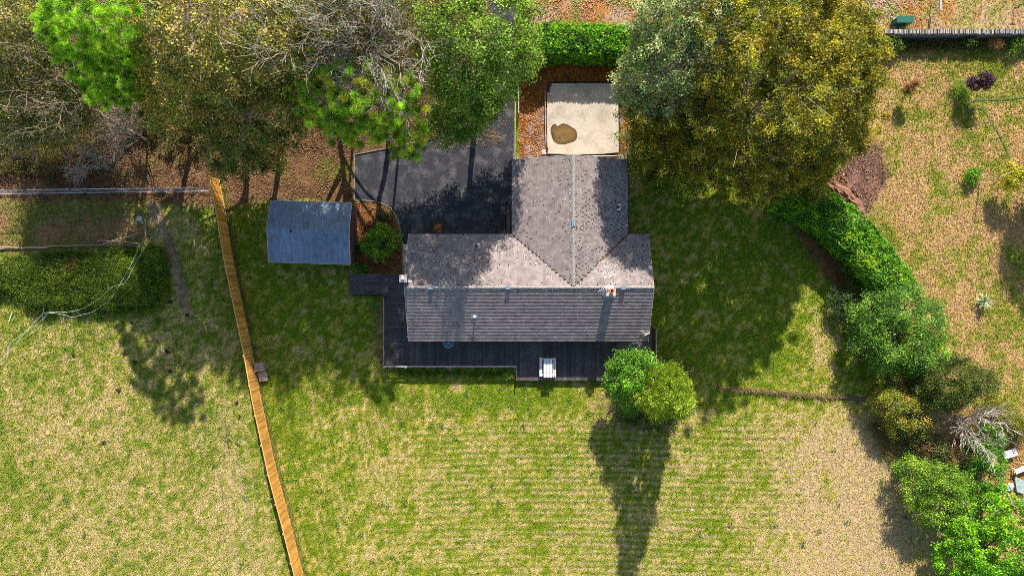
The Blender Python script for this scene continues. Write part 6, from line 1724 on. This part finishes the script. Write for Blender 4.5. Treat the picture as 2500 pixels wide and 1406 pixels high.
for q, (a, b, r_, m_, lab) in enumerate(poles):
    A, Bv = G(*a), G(*b); k = MB(); t = np.linspace(0, 1, 8)[:, None]; prngn = np.random.default_rng(q)
    P = np.array(Bv - A)[None, :] * t + prngn.normal(0, .03, (8, 3)) * [1, 1, .3]; P[:, 2] += .12 + .05 * q
    k.tube(P, np.linspace(r_, r_ * .75, 8), 7); o = k.build('wooden_pole', m_); o.location = A
    tag(o, lab, 'pole', 'fallen poles along the top of the weed bed')
ef = empty('electric_fence', G(190, 770)); OE = ef.location.copy(); tag(ef, 'white electric fence tape strung round the weed bed on short posts', 'electric fence')
tape1 = [(355, 538, .08), (356, 552, .3), (354, 562, .45), (356, 578, .55), (357, 596, .75), (352, 606, .85), (337, 632, 1.05), (322, 660, 1.1), (305, 690, 1.1), (276, 700, 1.12), (250, 722, 1.05), (212, 748, .9), (186, 758, .75), (150, 762, .7), (108, 764, .72), (90, 782, .55), (56, 815, .4), (24, 838, .25), (20, 862, .12), (14, 878, .12), (-6, 893, .2)]
tape2 = [(340, 597, .65), (330, 625, .98), (315, 655, 1.1), (298, 685, 1.12), (276, 722, 1.1), (252, 744, .85), (225, 762, .65), (200, 768, .55), (176, 774, .5), (158, 769, .7), (120, 764, .7), (106, 778, .6), (88, 792, .5), (62, 812, .4), (40, 838, .3), (12, 868, .2), (-10, 888, .2)]
for tp in (tape1, tape2):
    k = MB(); k.tube(smooth_path([tuple(G(p[0], p[1], p[2] * .85) - OE) for p in tp]), .011, 5); k.build('tape', M_TAPE, ef)
for b_, t_, z_ in (((342, 612), (341, 596), .8), ((198, 772), (184, 754), .9), ((103, 777), (107, 751), .8)):
    A = G(*b_) - OE; T = G(*t_, z_) - OE; k = MB(); k.tube([A, T], .022, 6); k.build('post', M_TAPE, ef)
rl = empty('tape_reel', G(343, 534)); tag(rl, 'white reel of fence tape lying on the dirt near the path', 'reel')
k = MB()
for z_ in (.0, .22):
    a_ = np.arange(21) * 2 * math.pi / 20; k.tube(np.stack([.16 * np.cos(a_), .16 * np.sin(a_), np.full(21, z_ + .03)], -1), .025, 5)
k.build('rim', M_TAPE, rl); k = MB(); k.cyl(0, 0, .03, .25, .1, .1, 14); k.build('drum', M_STEEL, rl)
k = MB(); a_ = np.linspace(0, 2 * math.pi, 20); hx, hy = G(345, 540).x - G(343, 534).x, G(345, 540).y - G(343, 534).y
k.tube(np.stack([hx + .18 * np.cos(a_), hy - .03 + .08 * np.sin(a_) - .1 * np.cos(a_), np.full(20, .06)], -1), .022, 5); k.build('handle', M_TAPE, rl)
k = MB(); k.tube(smooth_path([(.12, 0, .1), (.3, .02, .05), (.4, -.1, .05), (.32, -.22, .05), (.2, -.25, .05)]), .014, 5); k.build('tape', M_TAPE, rl)
k = MB(); A = G(371, 588); k.tube([(0, 0, .03), tuple(G(378, 567) - A + Vector((0, 0, .06)))], .025, 6); o = k.build('blue_stick', M_BLUE); o.location = A; tag(o, 'blue plastic stake lying beside the dirt path above the weeds', 'stake')
k = MB(); A = G(23, 785); k.tube([(0, 0, .04), tuple(G(31, 764) - A + Vector((0, 0, .08)))], .05, 6); o = k.build('white_stake', M_TAPE); o.location = A; tag(o, 'short white stake lying alone on the pasture at the left', 'stake')
